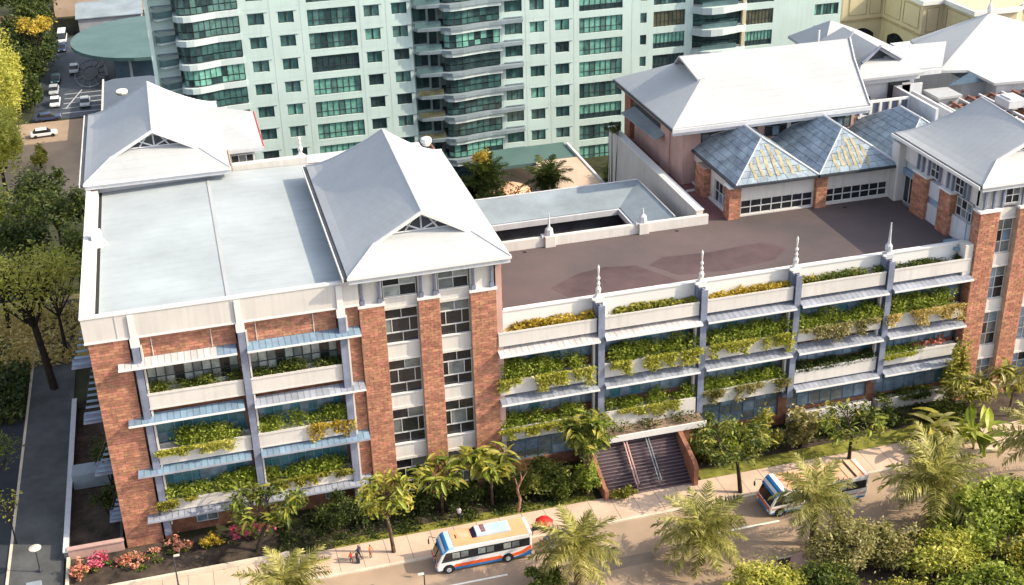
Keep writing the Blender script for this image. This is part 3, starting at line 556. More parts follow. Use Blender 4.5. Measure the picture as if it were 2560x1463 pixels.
for i, cx in enumerate((77.25, 87.85, 98.4)):
    x0, x1, y0, y1, ze, zt = cx-5.25, cx+5.25, 16.1, 31.2, 23.5, 27.1; R1, R2 = (cx, 21.0, zt), (cx, 25.6, zt)
    r = MB().slab([(x0, y0, ze), (x1, y0, ze), (x1, y1, ze), (x0, y1, ze), R1, R2], [(0, 1, 4), (1, 2, 5, 4), (2, 3, 5), (3, 0, 4, 5)], .12).build('skylight_roof', M['slate_line'], hb)
    ridge = MB()
    for p, q in (((x0, y0, ze), R1), ((x1, y0, ze), R1), ((x1, y1, ze), R2), ((x0, y1, ze), R2), (R1, R2)): ridge.tube([(p[0], p[1], p[2]+.05), (q[0], q[1], q[2]+.05)], .16 if (p[0] > cx or p is R1) else .08, 5)
    ridge.build('ridge_cap', M['grey_white'], r); e = MB().box(x0-.08, x1+.08, y0-.2, y0-.05, ze-.3, ze-.02).box(x0-.22, x0-.08, y0-.2, y1, ze-.3, ze-.02); e.build('gutter', M['dark_steel'], r)
    # tiles: rows of sheets on the side facing the camera's left and on the front
    P = Vector
    def tile_face(A, B, T1, T2, rows, n, m_, stripe=False):
        A, B, T1, T2 = P(A), P(B), P(T1), P(T2); nrm = (B-A).cross(T1-A).normalized(); nrm = nrm if nrm.z > 0 else -nrm
        for q in range(rows):
            l0, l1 = q/rows, (q+.94)/rows
            for k in range(n):
                a0, a1 = (k+.02)/n, (k+.98)/n; e0, e1 = A.lerp(T1, l0), B.lerp(T2, l0); f0, f1 = A.lerp(T1, l1), B.lerp(T2, l1)
                if (e1-e0).length < .7: continue
                p4 = [e0.lerp(e1, a0), e0.lerp(e1, a1), f0.lerp(f1, a1), f0.lerp(f1, a0)]; u_ = random.uniform(.03, .07)
                tl.append((p4, nrm*u_, m_, q, k))
    tl = []
    tile_face((x0, y1, ze), (x0, y0, ze), R2, R1, 7, 8, 'slate'); tile_face((x0, y0, ze), (x1, y0, ze), R1, R1, 7, 8, 'slate')
    tile_face((x1, y0, ze), (x1, y1, ze), R1, R2, 7, 8, 'slate')
    for p4, dn, m_, q, k in tl:
        c = sum(p4, Vector())/4; me = bpy.data.meshes.new('tile'); V = [tuple(p+dn-c) for p in p4]+[tuple(p-c) for p in p4]
        me.from_pydata(V, [], [(0, 1, 2, 3), (0, 4, 5, 1), (1, 5, 6, 2), (2, 6, 7, 3), (3, 7, 4, 0)]); me.materials.append(M[m_])
        place('tile', me, c, r)
    if i < 2:
        for k in range(7):      # yellow reflection on the front hip, built as ochre strips
            u = (-.62+k*.23) if i == 0 else (-.66+k*.2)
            x = cx+5.1*u*.8; zmax = ze+3.45*(1-abs(u)*.8)*(.98 if i == 0 else .9); z0_ = ze+.25+.2*abs(math.sin(k*1.9)); zmax = max(z0_+.4, zmax*1-abs(math.sin(k*2.3))*.35)
            if i == 1 and k > 5: continue
            pts = []
            for t in range(7): z = z0_+(zmax-z0_)*t/6; y = y0+(z-ze)/(zt-ze)*(21.0-y0); pts.append((x+.05*math.sin(t*1.3+k), y, z))
            s = MB(); n_ = Vector((0, -(zt-ze), 21.0-y0)).normalized()
            for t in range(6):
                a, b = Vector(pts[t])+n_*.085, Vector(pts[t+1])+n_*.085; w_ = .19+.03*math.sin(t*2.1+k)
                s.slab([tuple(a-Vector((w_, 0, 0))), tuple(a+Vector((w_, 0, 0))), tuple(b+Vector((w_, 0, 0))), tuple(b-Vector((w_, 0, 0)))], [(0, 1, 2, 3)], .03)
            s.build('reflection_stripe', M['reflect_stripe'], r)
# upper hall
uh = MB().box(70.6, 94.0, 29, 46, 18, 27.2).build('upper_wall', M['pink_wall'], hb)
MB().box(70.5, 70.59, 36.5, 46.5, 22.6, 26.4).build('side_opening', M['g_dark'], hb)
for a, b in ((73, 76.2), (77, 80.5), (81.6, 84.5), (85, 90), (90.5, 93.5)):
    window(hb, PH, 'y', 28.8, a, b, 24.0, 26.7, 3, 2, ['g_dark', 'g_blue', 'g_grey'], 'frame', .1, name='clerestory_window')
MB().box(76.3, 76.9, 28.6, 28.98, 18, 27).box(84.5, 84.98, 28.6, 28.98, 18, 27).build('wall_pier', M['white'], hb)
MB().slab([(69.2, 34.5, 23.2), (70.5, 34.5, 23.9), (70.5, 46, 23.9), (68.6, 46, 23.2)], [(0, 1, 2, 3)], .15).build('side_canopy', M['low_roof'], hb)
x0, x1, y0, y1, ze, zr = 68.1, 95.0, 26.3, 47.6, 27.5, 33.0
kx, ky, kz = 74.6, 33.3, 31.0
def sl(y): return ze+(zr-ze)*(y-y0)/(37-y0)
V = [(x0, y0, ze), (94.5, y0+.3, ze), (95.8, 33.6, sl(33.6)), (97.0, 37.0, zr), (75.0, 37.0, zr), (kx, ky, sl(ky)), (kx, 40.6, sl(33.4)), (x0, y1, ze), (96.5, y1, ze), (73.2, 37, zr-.05)]
r = MB().slab(V, [(0, 1, 2, 3, 4, 5), (0, 5, 6, 7), (7, 6, 4, 3, 8)], .35).build('main_roof', M['roof'], hb)
MB().slab([(73.0, 36.9, 33.05), (75.6, 36.9, 33.05), (75.0, 33.1, sl(33.1)+.1), (74.0, 33.1, sl(33.1)+.05)], [(0, 3, 2, 1)], .25).slab([(73.0, 37.1, 33.05), (75.6, 37.1, 33.05), (75.0, 40.9, sl(33.1)+.1), (74.0, 40.9, sl(33.1)+.05)], [(0, 1, 2, 3)], .25).build('gable_hood', M['roof'], r)
MB().prism([(33.4, 31.0), (40.5, 31.0), (37, 32.9)], 'yz', 74.7, 74.9).build('gable', M['dark_steel'], r)
MB().tube([(96.8, 37, 33.0), (97.4, 37, 33.9)], .12).tube([(96.9, 36.9, 33.1), (95.9, 33.6, sl(33.6)+.12), (94.6, y0+.3, ze+.1)], .12, 5).build('verge_trim', M['grey_white'], r)
MB().box(x0-.15, x0-.02, y0-.1, y1, ze-.4, ze-.05).build('gutter', M['dark_steel'], hb)
MB().box(x0-.1, 94.6, y0-.25, y0-.02, ze-.55, ze-.08).box(x0+.1, 94.4, y0+.1, y0+.5, ze-1.0, ze-.56).build('fascia', M['grey_white'], hb)
MB().box(x0+.3, 94.3, y0+.6, 29, ze-.9, ze-.7).box(x0+.3, 70.6, 29, 47, ze-.9, ze-.7).build('soffit', M['pink_wall'], hb)
MB().box(68.45, 72.1, 17.05, 48, 18.5, 18.96).build('walkway', M['maroon'], hb)
MB().box(72.0, 72.19, 18.2, 33, 18.97, 19.25).box(70.2, 71.9, 26.4, 26.6, 18.97, 19.2).build('skirting', M['trim'], hb)
MB().box(67.6, 68.4, 17.02, 48, 12, 20.6).build('walkway_parapet', M['white'], hb); MB().box(67.45, 68.5, 16.95, 48, 20.6, 20.75).build('parapet_coping', M['trim'], hb)
# lattice parapet at the hall's far end
lp = MB().box(94.6, 101.8, 29.0, 29.3, 24.8, 25.1).box(94.6, 101.8, 29.0, 29.3, 26.7, 27.0)
for k in range(6): x = 94.8+k*1.36; lp.box(x, x+.35, 29.0, 29.3, 25.1, 26.7)
lp.build('openwork_parapet', M['trim'], hb); MB().box(94.6, 101.8, 29.35, 29.45, 24, 26.9).build('parapet_back', M['blue_steel'], hb)
MB().box(101.8, 102.2, 23, 33, 23.5, 27.2).box(101.8, 106, 33, 33.3, 23, 27.2).box(104.6, 105.0, 22, 33, 22, 26.2).build('yard_wall', M['grey_white'], hb)
MB().box(94.6, 101.7, 29.5, 30.4, 20, 24.7).build('rear_wall', M['cream'], hb)
# ================================================================ 4  corner tower on the right
ct = thing('corner_tower_building', (100, 9, 0), 'brick corner tower with grey peaked roof and blue bracket posts beyond the roof deck', 'building')
BC = Pieces(ct, 'brick', 'bricks'); PC = Pieces(ct, 'pane', 'panes')
MB().box(93.9, 109, 1.0, 17.4, 0, 26.4).build('tower_core', M['grey_white'], ct)
for x0_, x1_, sd_ in ((93.3, 95.75, 'l'), (98.2, 100.5, 'l'), (103.2, 105.5, 'l')):
    pillar(ct, BC, x0_, x1_, -.3, .95, 0, 23.7, side=sd_ if x0_ < 94 else '', pri=.1)
    MB().box(x0_-.15, x1_+.12, -.45, .95, 23.7, 23.95).build('pillar_cap', M['trim'], ct)
for y0_, y1_, zb in ((9.8, 12.6, 18.9), (4.9, 7.1, 18.9)):
    pillar(ct, BC, 92.9, 93.85, y0_, y1_, zb, 24.0, side='l'); MB().box(92.75, 93.9, y0_-.12, y1_+.12, 24.0, 24.2).build('pillar_cap', M['trim'], ct)
MB().box(93.3, 93.89, 7.1, 9.8, 21.9, 23.8).box(93.3, 93.89, 7.1, 9.8, 18.9, 21.1).box(93.35, 93.89, 1.2, 4.9, 19, 21.6).build('side_panel', M['grey_white'], ct)
MB().box(93.45, 93.89, 7.1, 9.8, 21.12, 21.88).box(93.4, 93.89, 12.7, 16, 22.6, 23.2).build('blue_band', M['awn_blue'], ct)
window(ct, PC, 'x', 93.6, 1.7, 4.7, 21.7, 23.9, 3, 2, ['g_dark', 'g_grey'], 'frame_l', .1); window(ct, PC, 'x', 93.7, 13.2, 15.6, 19.0, 22.4, 2, 1, ['g_dark'], 'frame_l', .1, name='terrace_door')
MB().box(92.6, 93.9, 15.7, 17.3, 18.9, 26.2).build('stair_turret', M['white'], ct, bevel=.15)
ub = MB().box(93.5, 93.88, .6, 17, 24.2, 26.5).box(93.5, 108, .3, .98, 24.0, 26.5).build('upper_band', M['white'], ct)
for y in (2.2, 3.0, 5.3, 6.3, 7.9, 10.2, 11.4, 12.4): MB().box(93.15, 93.4, y, y+.22, 24.25, 26.5).build('bracket_post', M['blue_steel'], ub)
for x in (93.8, 94.9, 96.0, 98.5, 99.8, 103.5, 104.9): MB().box(x, x+.22, -.1, .2, 24.0, 26.5).build('bracket_post', M['blue_steel'], ub)
window(ct, PC, 'x', 93.38, 8.2, 10.0, 24.3, 26.2, 2, 2, ['g_dark', 'g_grey'], 'frame_l', .08); window(ct, PC, 'x', 93.38, 3.3, 5.1, 24.3, 26.2, 2, 2, ['g_dark', 'g_grey'], 'frame_l', .08); window(ct, PC, 'y', .12, 96.4, 98.2, 24.3, 26.2, 2, 2, ['g_dark', 'g_grey'], 'frame_l', .08)
for x0_, x1_ in ((95.75, 98.2), (100.5, 103.2)):
    for a, b in ((22.4, 23.7), (16.6, 18.2), (10.9, 12.5), (4.8, 6.5)): MB().box(x0_+.02, x1_-.02, .25, .95, a, b).box(x0_+.02, x1_-.02, .13, .249, a+.02, a+.25).build('spandrel', M['white'], ct)
    for a, b in ((18.2, 22.4), (12.5, 16.6), (6.5, 10.9), (1, 4.8)): window(ct, PC, 'y', .5, x0_+.02, x1_-.02, a, b, 2, 3, ['g_grey', 'g_dark', 'g_blue'], 'frame_l', .08)
dutch_roof(ct, 93.0, 109.6, -.4, 17.6, 27.0, 2.4, 31.0, 13.6, 31.7, sb=.40, curve=.45)
MB().tube([(92.95, 1.4, 19.1), (92.95, 1.4, 23.6)], .09, 6).box(91.6, 93.1, .9, 3.4, 18.98, 19.3).build('roof_drain', M['awn_blue'], ct)
# ================================================================ 5  pavilion behind the west building
pv = thing('pavilion_building', (8, 46, 0), 'tall block with a white peaked gable roof and side wing behind the flat roof', 'building')
PP = Pieces(pv, 'pane', 'panes')
MB().box(.8, 14.9, 34, 56, 0, 26.4).box(15, 19.2, 39.2, 51, 0, 26.4).build('walls', M['grey_white'], pv)
dutch_roof(pv, -.45, 15.9, 32.3, 57.7, 27.0, 35.4, 31.5, 49.6, 33.0, sb=.40)
wr = MB().slab([(15.0, 38.3, 27.0), (20.2, 38.3, 27.0), (20.2, 51.9, 27.0), (15.0, 55.5, 27.2), (16.2, 45.2, 28.3), (12.0, 45.2, 28.9), (12.6, 39.5, 28.3)], [(6, 0, 1, 4, 5), (1, 2, 4), (2, 3, 5, 4)], .35).build('wing_roof', M['roof'], pv)
MB().box(20.22, 20.34, 38.3, 51.9, 26.7, 27.06).build('red_verge', M['red'], wr); MB().box(15.9, 20.3, 38.1, 38.28, 26.5, 26.95).build('gutter', M['grey_white'], pv)
MB().box(15.95, 16.1, 33.0, 38.2, 26.2, 27.1).build('downpipe', M['cream_d'], pv)
window(pv, PP, 'y', 39.0, 15.4, 19.0, 24.0, 26.0, 4, 2, ['g_dark', 'a_mid', 'g_grey'], 'frame_l', .1)
MB().box(15, 39.5, 36.4, 40, 0, 24.6).build('rear_terrace', M['grey_white'], pv)
spire(pv, 24.5, 37.5, 25.6, 2.2)
# ================================================================ 6  courtyard roof
cy = thing('courtyard_building', (55, 24, 0), 'low L shaped grey metal roof wrapped round a dark courtyard behind the deck parapet', 'building')
z1_, z0_ = 19.5, 18.1
MB().slab([(40, 31, z1_), (65.5, 31, z1_), (61.5, 26.4, z0_), (40, 26.4, z0_), (65.5, 18.6, z1_), (61.5, 18.6, z0_)], [(0, 3, 2, 1), (1, 2, 5, 4)], .3).build('roof', M['low_roof'], cy)
MB().box(40, 61.4, 26.1, 26.38, 17.3, 18.0).box(61.2, 61.48, 18.6, 26.09, 17.3, 18.0).build('gutter', M['grey_white'], cy)
MB().box(40, 62, 26.8, 30.5, 0, 17.4).box(62, 65.2, 17.2, 30.5, 0, 17.4).build('walls', M['dark_steel'], cy)
MB().box(40, 61.9, 17.0, 26.7, 10.0, 10.3).build('courtyard_floor', M['maroon'], cy)
MB().tube([(40, 31.05, z1_+.05), (65.5, 31.05, z1_+.05), (65.55, 18.6, z1_+.05)], .1, 5).build('roof_edge', M['grey_white'], cy)
# ================================================================ 7  apartment tower
ap = thing('apartment_building', (66, 97, 0), 'pale aqua high rise apartment block with green glazed window bands and curved balconies', 'building')
PA = Pieces(ap, 'pane', 'panes')
YA = 89.0; ZT = 52
def lev(z, lo, hi): return [z-3.74*k for k in range(-12, 12) if lo <= z-3.74*k <= hi]
holes = []; wins = []
for x, w_, zt in ((23.05, 2.5, 30.4), (27.7, 2.4, 30.35), (41.1, 2.4, 30.1), (45.5, 2.45, 30.1), (68.2, 2.45, 24.9), (72.55, 2.4, 24.85)):
    for z in lev(zt, 2, 42): wins.append((x, x+w_, z-1.8, z, 's')); holes.append(wins[-1][:4])
for z in lev(25.0, 2, 42): wins.append((63.95, 66.9, z-1.85, z, 'm')); holes.append(wins[-1][:4])
for x0_, x1_, zt, h in ((32.2, 39.8, 30.25, 2.65), (76.7, 84.3, 24.75, 2.65), (89.8, 95.5, 24.6, 2.65), (106.7, 111.8, 23.3, 2.6)):
    for z in lev(zt, 2, 42): wins.append((x0_, x1_, z-h, z, 'b')); holes.append(wins[-1][:4])
for z in lev(24.6, 2, 42): holes.append((87.45, 88.6, z-1.7, z)); wins.append((87.45, 88.6, z-1.7, z, 't'))
for z in lev(23.15, 12, 42): holes.append((119.6, 124.2, z-2.0, z)); wins.append((119.6, 124.2, z-2.0, z, 'f'))
wl = MB().wall('y', YA, 21.9, 48.4, 0, ZT, [h for h in holes if h[0] < 48], .4)
wl.wall('y', YA, 63.2, 96.7, 0, ZT, [h for h in holes if 63 < h[0] < 96], .4); wl.wall('y', YA, 106.2, 124.7, 0, ZT, [h for h in holes if h[0] > 106], .4)
wl.box(8, 124.7, YA+3.5, YA+16, 0, ZT); wl.box(8, 8.6, YA+.5, YA+3.5, 0, ZT); wl.box(124.3, 124.7, YA+.01, YA+3.5, 0, ZT)
for a, b in ((48.4, 48.6), (63.0, 63.2), (96.7, 96.9), (106.0, 106.2), (21.7, 21.9)): wl.box(a, b, YA, YA+3.5, 0, ZT)
wl.build('facade_wall', M['apt'], ap)
MB().box(22, 48.3, YA+.55, YA+.6, 0, ZT).box(63.3, 96.6, YA+.55, YA+.6, 0, ZT).box(106.3, 124.2, YA+.55, YA+.6, 0, ZT).build('rooms', M['g_dark'], ap)
cur = ['a_green', 'a_teal', 'a_mid', 'a_dark', 'a_teal', 'a_green', 'a_brown', 'a_mid']
for k, (a, b, c, d, ty) in enumerate(wins):
    base = random.choice(cur)
    if ty in 'b':
        n = 8; sty = random.choice((0, 0, 1, 2, 2, 3))
        pk = {0: lambda i, j: 'a_green' if (i*7+k) % 4 else 'a_mid', 1: lambda i, j: 'a_dark', 2: lambda i, j, q=k: ('a_teal', 'a_mid', 'a_teal', 'a_dark')[(i+q) % 4], 3: lambda i, j: 'a_green' if j else 'a_dark'}[sty]
        if a > 80 and sty == 0 and k % 2: pk = lambda i, j: 'a_ochre'
        window(ap, PA, 'y', YA+.25, a, b, c, d, n, [0, .34, 1], None, 'frame', .1, pick=pk, dep=.1)
    elif ty == 't': window(ap, PA, 'y', YA+.25, a, b, c, d, 1, 1, [base], 'frame', .1, dep=.1)
    elif ty == 'f': window(ap, PA, 'y', YA+.25, a, b, c, d, 7, 1, ['a_green', 'a_teal'], 'frame', .12, dep=.1)
    else:
        b2 = random.choice(['a_teal', 'a_mid', 'a_dark', 'a_green', 'a_mid', 'a_teal']); base = 'a_ochre' if (a > 60 and c < 2) else b2
        window(ap, PA, 'y', YA+.25, a, b, c, d, [0, .45, .53, 1] if ty == 's' else 3, 1, [base], 'frame', .09, pick=(lambda i, j, q=base: 'a_dark' if (i == 1) else q) if ty == 's' else (lambda i, j, q=base: q), dep=.1)
# drip lines over the windows, joints and shallow piers
for a, b, c, d, ty in wins:
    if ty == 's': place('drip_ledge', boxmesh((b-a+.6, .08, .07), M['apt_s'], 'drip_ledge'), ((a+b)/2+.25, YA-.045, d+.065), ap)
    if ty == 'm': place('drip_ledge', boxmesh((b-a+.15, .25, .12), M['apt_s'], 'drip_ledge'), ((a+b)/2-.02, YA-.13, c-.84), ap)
pr_ = MB()
for x in (26.5, 31.2, 40.4, 44.6, 48.0, 63.4, 67.5, 71.7, 75.8, 86.0): pr_.box(x-.05, x+.05, YA-.02, YA-.003, 0, ZT)
for z in lev(28.1, 1, 45): pr_.box(22.1, 48.3, YA-.018, YA-.002, z-.74, z-.70)
for z in lev(22.6, 1, 45): pr_.box(67.6, 75.7, YA-.018, YA-.002, z-.74, z-.70)
pr_.build('facade_trim', M['apt_w'], ap)
def curved(levels, outline, zc, th_, name, m_, up=0):
    for z in levels: MB().prism(outline, 'xy', z+zc, z+zc+th_).build(name, M[m_], ap)
def bay_glass(levels, path, h, n, zoff, kinds):
    for z in levels:
        b = MB(); b.prism([(path[0][0], YA+3)]+path+[(path[-1][0], YA+3)], 'xy', z+zoff-.02, z+zoff+.08); b.prism([(path[0][0], YA+3)]+path+[(path[-1][0], YA+3)], 'xy', z+zoff+h-.08, z+zoff+h)
        segs = []; L_ = [0]
        for i in range(len(path)-1): L_.append(L_[-1]+math.dist(path[i], path[i+1]))
        def at(s):
            for i in range(len(path)-1):
                if s <= L_[i+1]+1e-6: t = (s-L_[i])/(L_[i+1]-L_[i]); return (path[i][0]+(path[i+1][0]-path[i][0])*t, path[i][1]+(path[i+1][1]-path[i][1])*t)
        pts = [at(L_[-1]*i/n) for i in range(n+1)]
        for p in pts: b.box(p[0]-.05, p[0]+.05, p[1]-.06, p[1]+.06, z+zoff+.08, z+zoff+h-.08)
        wv = b.build('curved_window', M['frame'], ap); kd = random.choice(kinds)
        for i in range(n):
            p, q = pts[i], pts[i+1]; an = math.atan2(q[1]-p[1], q[0]-p[0]); Ln = math.dist(p, q)
            for (r0, r1) in ((0, .36), (.4, 1)):
                PA.add(((p[0]+q[0])/2, (p[1]+q[1])/2, z+zoff+h*(r0+r1)/2), (Ln-.08, .04, h*(r1-r0)-.05), wv, M[kd if random.random() < .75 else 'a_dark'], ang=an)
            b2 = None
L1 = lev(30.4, 3, 45)
o1 = [(12.0, YA+1), (11.9, YA-.6), (12.4, YA-1.5), (13.4, YA-2.0), (14.6, YA-2.0), (16.2, YA-1.5), (18.2, YA-.75), (21.85, YA-.45)]
bay_glass(L1, [(12.5, YA-.4), (13.0, YA-1.2), (14.4, YA-1.5), (16.2, YA-1.1), (18.2, YA-.4), (21.7, YA-.1)], 2.55, 11, -2.6, ['a_teal', 'a_teal', 'a_green', 'a_mid'])
curved(L1, o1+[(21.85, YA+3.4), (12, YA+3.4)], 0.05, .9, 'balcony_band', 'apt_w')
for z in L1:
    for q, (dz_, hh) in enumerate(((.0, .28), (-1.85, .22))):
        po = [(12.1, YA+1.5), (9.6, YA+.6), (9.1, YA+1.0), (8.9, YA+2), (8.9, YA+3.4), (12.1, YA+3.4)]
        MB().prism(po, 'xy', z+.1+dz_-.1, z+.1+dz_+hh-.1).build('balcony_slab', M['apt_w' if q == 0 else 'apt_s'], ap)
    MB().box(8.61, 12.0, YA+1.9, YA+2.0, z-2.6, z+1.14).build('balcony_wall', M['apt'], ap); g = MB()
    for a_, b_ in (((12.0, YA+1.55), (9.65, YA+.7)), ((9.65, YA+.7), (9.15, YA+1.1)), ((9.15, YA+1.1), (8.95, YA+2.1))):
        g.quad((a_[0], a_[1], z+.3), (b_[0], b_[1], z+.3), (b_[0], b_[1], z+1.2), (a_[0], a_[1], z+1.2))
    g.tube([(12.0, YA+1.55, z+1.22), (9.65, YA+.7, z+1.22), (9.15, YA+1.1, z+1.22), (8.95, YA+2.1, z+1.22)], .05, 4)
    g.build('balcony_railing', M['balc_glass'], ap)
L2 = lev(28.25, 1, 45)
o2 = [(53.2, YA-.6), (53.6, YA-1.7), (54.6, YA-2.1), (56.5, YA-1.9), (58.5, YA-1.4), (61, YA-1.0), (63.2, YA-.95)]
bay_glass(L2, [(53.6, YA-.6), (54.2, YA-1.3), (56.5, YA-1.3), (58.5, YA-.8), (61.0, YA-.5), (62.9, YA-.45)], 2.3, 9, -2.2, ['a_teal', 'a_dark', 'a_green', 'a_teal'])
curved(L2, o2+[(63.2, YA+3), (53.2, YA+3)], .15, .62, 'balcony_band', 'apt_w')
curved(L2, [(48.9, YA-.3), (49.3, YA-1.0), (51, YA-1.3), (53.0, YA-1.5), (54.4, YA-2.35), (56.5, YA-2.2), (58.5, YA-1.7), (61, YA-1.25), (63.3, YA-1.2), (66.8, YA-.9), (67.2, YA-.1), (67.2, YA-.01), (48.9, YA-.01)], .8, .55, 'shade_ledge', 'apt_s')  # grey slab stands for the overhang's shadow, put into its colour and shape
for z in L2:
    MB().box(48.65, 53.2, YA+0.01, YA+2.2, z+.9, z+1.3).build('balcony_slab', M['apt_w'], ap)
    MB().box(48.9, 53.1, YA-1.05, YA-.98, z+1.36, z+2.3).build('balcony_railing', M['balc_glass' if z > 14 or z < 5 else 'a_ochre'], ap)
    window(ap, PA, 'y', YA+2.3, 49.3, 51.4, z-2.0, z+.3, 2, 1, ['a_dark', 'a_teal'], 'frame', .1); window(ap, PA, 'y', YA+2.3, 51.8, 53.0, z-2.2, z+.3, 1, 1, ['a_dark'], 'frame', .1)
MB().box(48.6, 53.4, YA+2.6, YA+2.7, 0, ZT).build('recess_wall', M['apt'], ap)
L3 = lev(24.3, 8, 45)
o3 = [(96.6, YA+.2), (98.0, YA-1.6), (99.4, YA-2.2), (101.5, YA-2.2), (104.0, YA-1.5), (105.4, YA-1.1), (106.5, YA-.5), (106.5, YA+3), (96.9, YA+3)]
curved(L3, o3, -.55, 1.15, 'balcony_band', 'apt_w')
bay_glass(L3, [(97.2, YA+1.2), (99, YA+.8), (102, YA+.6), (105.8, YA+.4)], 2.4, 7, -3.0, ['a_dark', 'a_teal'])
for z in L3: MB().box(98.6, 103.2, YA-.9, YA-.8, z-2.3, z-2.2).box(98.0, 104.5, YA-1.3, YA-1.25, z-3.1, z-2.3).build('balcony_railing', M['balc_glass'], ap); MB().box(105.6, 106.15, YA-1.0, YA-.3, z-3.1, z-.56).build('sun_edge_strip', M['cream'], ap)  # cream strip paints the sunlight on each balcony's right edge
# ================================================================ 8  cream building
cb = thing('cream_building', (150, 95, 0), 'cream building of stepped corners with framed wall panels and white coping', 'building')
pl_ = [(131.7, 100.7), (140.0, 100.7), (140.0, 87.3), (144.1, 87.3), (144.1, 78.0), (152.4, 78.0), (154.8, 79.8), (190, 79.8), (190, 130), (131.7, 130)]
MB().prism(pl_, 'xy', 0, 22).build('walls', M['cream'], cb)
def edge_band(pts, z0, z1, out, name, m_, th_=.3):
    b = MB()
    for (x0, y0), (x1, y1) in zip(pts[:-1], pts[1:]):
        if abs(y0-y1) < .01: b.box(min(x0, x1)-out, max(x0, x1)+.0, y0-out, y0-.01, z0, z1)
        elif abs(x0-x1) < .01: b.box(x0-out, x0-.01, min(y0, y1), max(y0, y1)-out-.002, z0+.002, z1-.002)
        else: b.quad((x0, y0-out, z0), (x1, y1-out, z0), (x1, y1-out, z1), (x0, y0-out, z1))
    return b.build(name, M[m_], cb)
edge_band(pl_[:8], 21.6, 22.4, .5, 'coping', 'trim'); edge_band(pl_[:8], 15.9, 16.3, .25, 'string_course', 'cream_d')
for (ax, bs, u0, u1, v0, v1) in (('y', 100.7, 133, 136.6, 17, 21), ('y', 100.7, 137.2, 139.6, 17, 21), ('x', 140, 94.5, 100, 17, 21), ('x', 140, 88.3, 93.6, 17, 21), ('y', 87.3, 140.8, 143.2, 16.6, 21), ('x', 144.1, 79.3, 86.2, 17, 21), ('y', 78.0, 145, 151.6, 15, 20.5), ('y', 79.8, 156, 163, 15, 20.5)):
    pn = MB(); t = .12
    for q in ((u0, u1, v0, v0+t), (u0, u1, v1-t, v1), (u0, u0+t, v0+t, v1-t), (u1-t, u1, v0+t, v1-t)): pn.box(*bx(ax, bs, q[0], q[1], q[2], q[3], -.1, -.005))
    pn.build('panel_moulding', M['cream_d'], cb)
for (ax, bs, u0, u1, z1) in (('y', 100.7, 133.5, 138.5, 14.6), ('x', 140, 92, 98, 14.6)):
    ar = [(u0, 4), (u1, 4), (u1, z1-1.2)]+[(u0+(u1-u0)*(1-i/8), z1-1.2+1.1*math.sin(math.pi*i/8)) for i in range(1, 8)]+[(u0, z1-1.2)]
    MB().prism(ar, 'xz' if ax == 'y' else 'yz', bs-.12, bs-.02).build('arched_window', M['g_dark'], cb)
MB().box(157, 190, 92, 110, 22, 24.5).box(146, 150, 88, 92, 22, 24).build('roof_plant_room', M['cream'], cb)
MB().prism([(0, 0), (1.8, 0), (1.8, 2.6), (.9, 3.3), (0, 2.6)], 'xz', 79.55, 79.75).build('arched_window', M['g_blue'], cb).location = Vector((158.5, 79.6, 20.0))-WL[cb.name]
# ================================================================ 9  roofs behind on the right
def hiproof(name, label, V, F, base, walls, extra=None, m_='roof'):
    t = thing(name, (base[0], base[1], 0), label, 'building'); MB().slab(V, F, .35).build('roof', M[m_], t)
    w = MB()
    for b in walls: w.box(*b)
    w.build('walls', M['grey_white'], t); return t
r3 = thing('annex_building', (100.5, 36, 0), 'small white walled annex with a dark gable and square vent beside the pale hipped roof', 'building')
V = [(95.8, 32, 29), (105.4, 32, 29), (103.3, 34.6, 30.1), (97.6, 34.6, 30.1), (100.4, 35.2, 31.9), (100.4, 45, 32.2), (105.4, 46, 29.5), (95.8, 46, 29.5), (102.9, 36, 30.2), (97.9, 36, 30.2)]
MB().slab(V, [(0, 1, 2, 3), (1, 6, 5, 4, 2), (0, 3, 4, 5, 7), (3, 2, 8, 9), (7, 5, 6)], .3).build('roof', M['roof'], r3)
MB().prism([(98.0, 30.1), (102.8, 30.1), (100.4, 31.8)], 'xz', 35.9, 36.0).build('gable', M['dark_steel'], r3)
MB().tube([(97.6, 34.5, 30.3), (100.4, 35.0, 32.1), (103.4, 34.5, 30.3)], .22, 5).build('rake_board', M['blue_steel'], r3)
MB().box(96.2, 105.2, 32.6, 33, 28.0, 28.7).build('fascia', M['grey_white'], r3)
MB().box(96.6, 105, 33.5, 44, 22, 28.2).build('walls', M['grey_white'], r3); MB().box(101.2, 104.2, 33.2, 33.48, 24.3, 27.6).box(97.6, 98.6, 33.2, 33.48, 24, 26).build('opening', M['g_dark'], r3); MB().box(103.0, 104.2, 33.0, 33.19, 26.1, 27.5).build('wall_vent', M['white'], r3)
MB().slab([(102.5, 33.3, 29.2), (108.8, 33.3, 29.0), (111.8, 37.5, 31), (101.0, 37.5, 31.2)], [(0, 1, 2, 3)], .3).build('wing_roof', M['roof'], r3); MB().box(104.8, 108.6, 33.0, 33.4, 28.2, 28.85).build('wing_fascia', M['grey_white'], r3)
hiproof('gatehouse_building', 'distant pyramid roofed block peeping over the hall roof beside a thin white mast', [(96.5, 43, 28.8), (108.6, 43, 28.6), (108.6, 55, 28.4), (96.8, 54, 28.9), (100.6, 49, 32.1)], [(0, 1, 4), (1, 2, 4), (2, 3, 4), (3, 0, 4)], (100, 49), [(98, 107.5, 44, 54, 10, 28.2)])
tag(MB().tube([(96.0, 43.5, 27), (96.0, 43.5, 32.5)], .14, 6).build('white_mast', M['trim']), 'thin white mast standing behind the ridge of the wide hall roof', 'mast')
V = [(121, 41.9, 33), (113.4, 34.2, 27.8), (109.4, 34.7, 28), (112.0, 46.5, 28.8), (128, 50, 28.0), (142, 40, 26.3), (136, 30.5, 26.3), (116.3, 32.1, 26.3)]
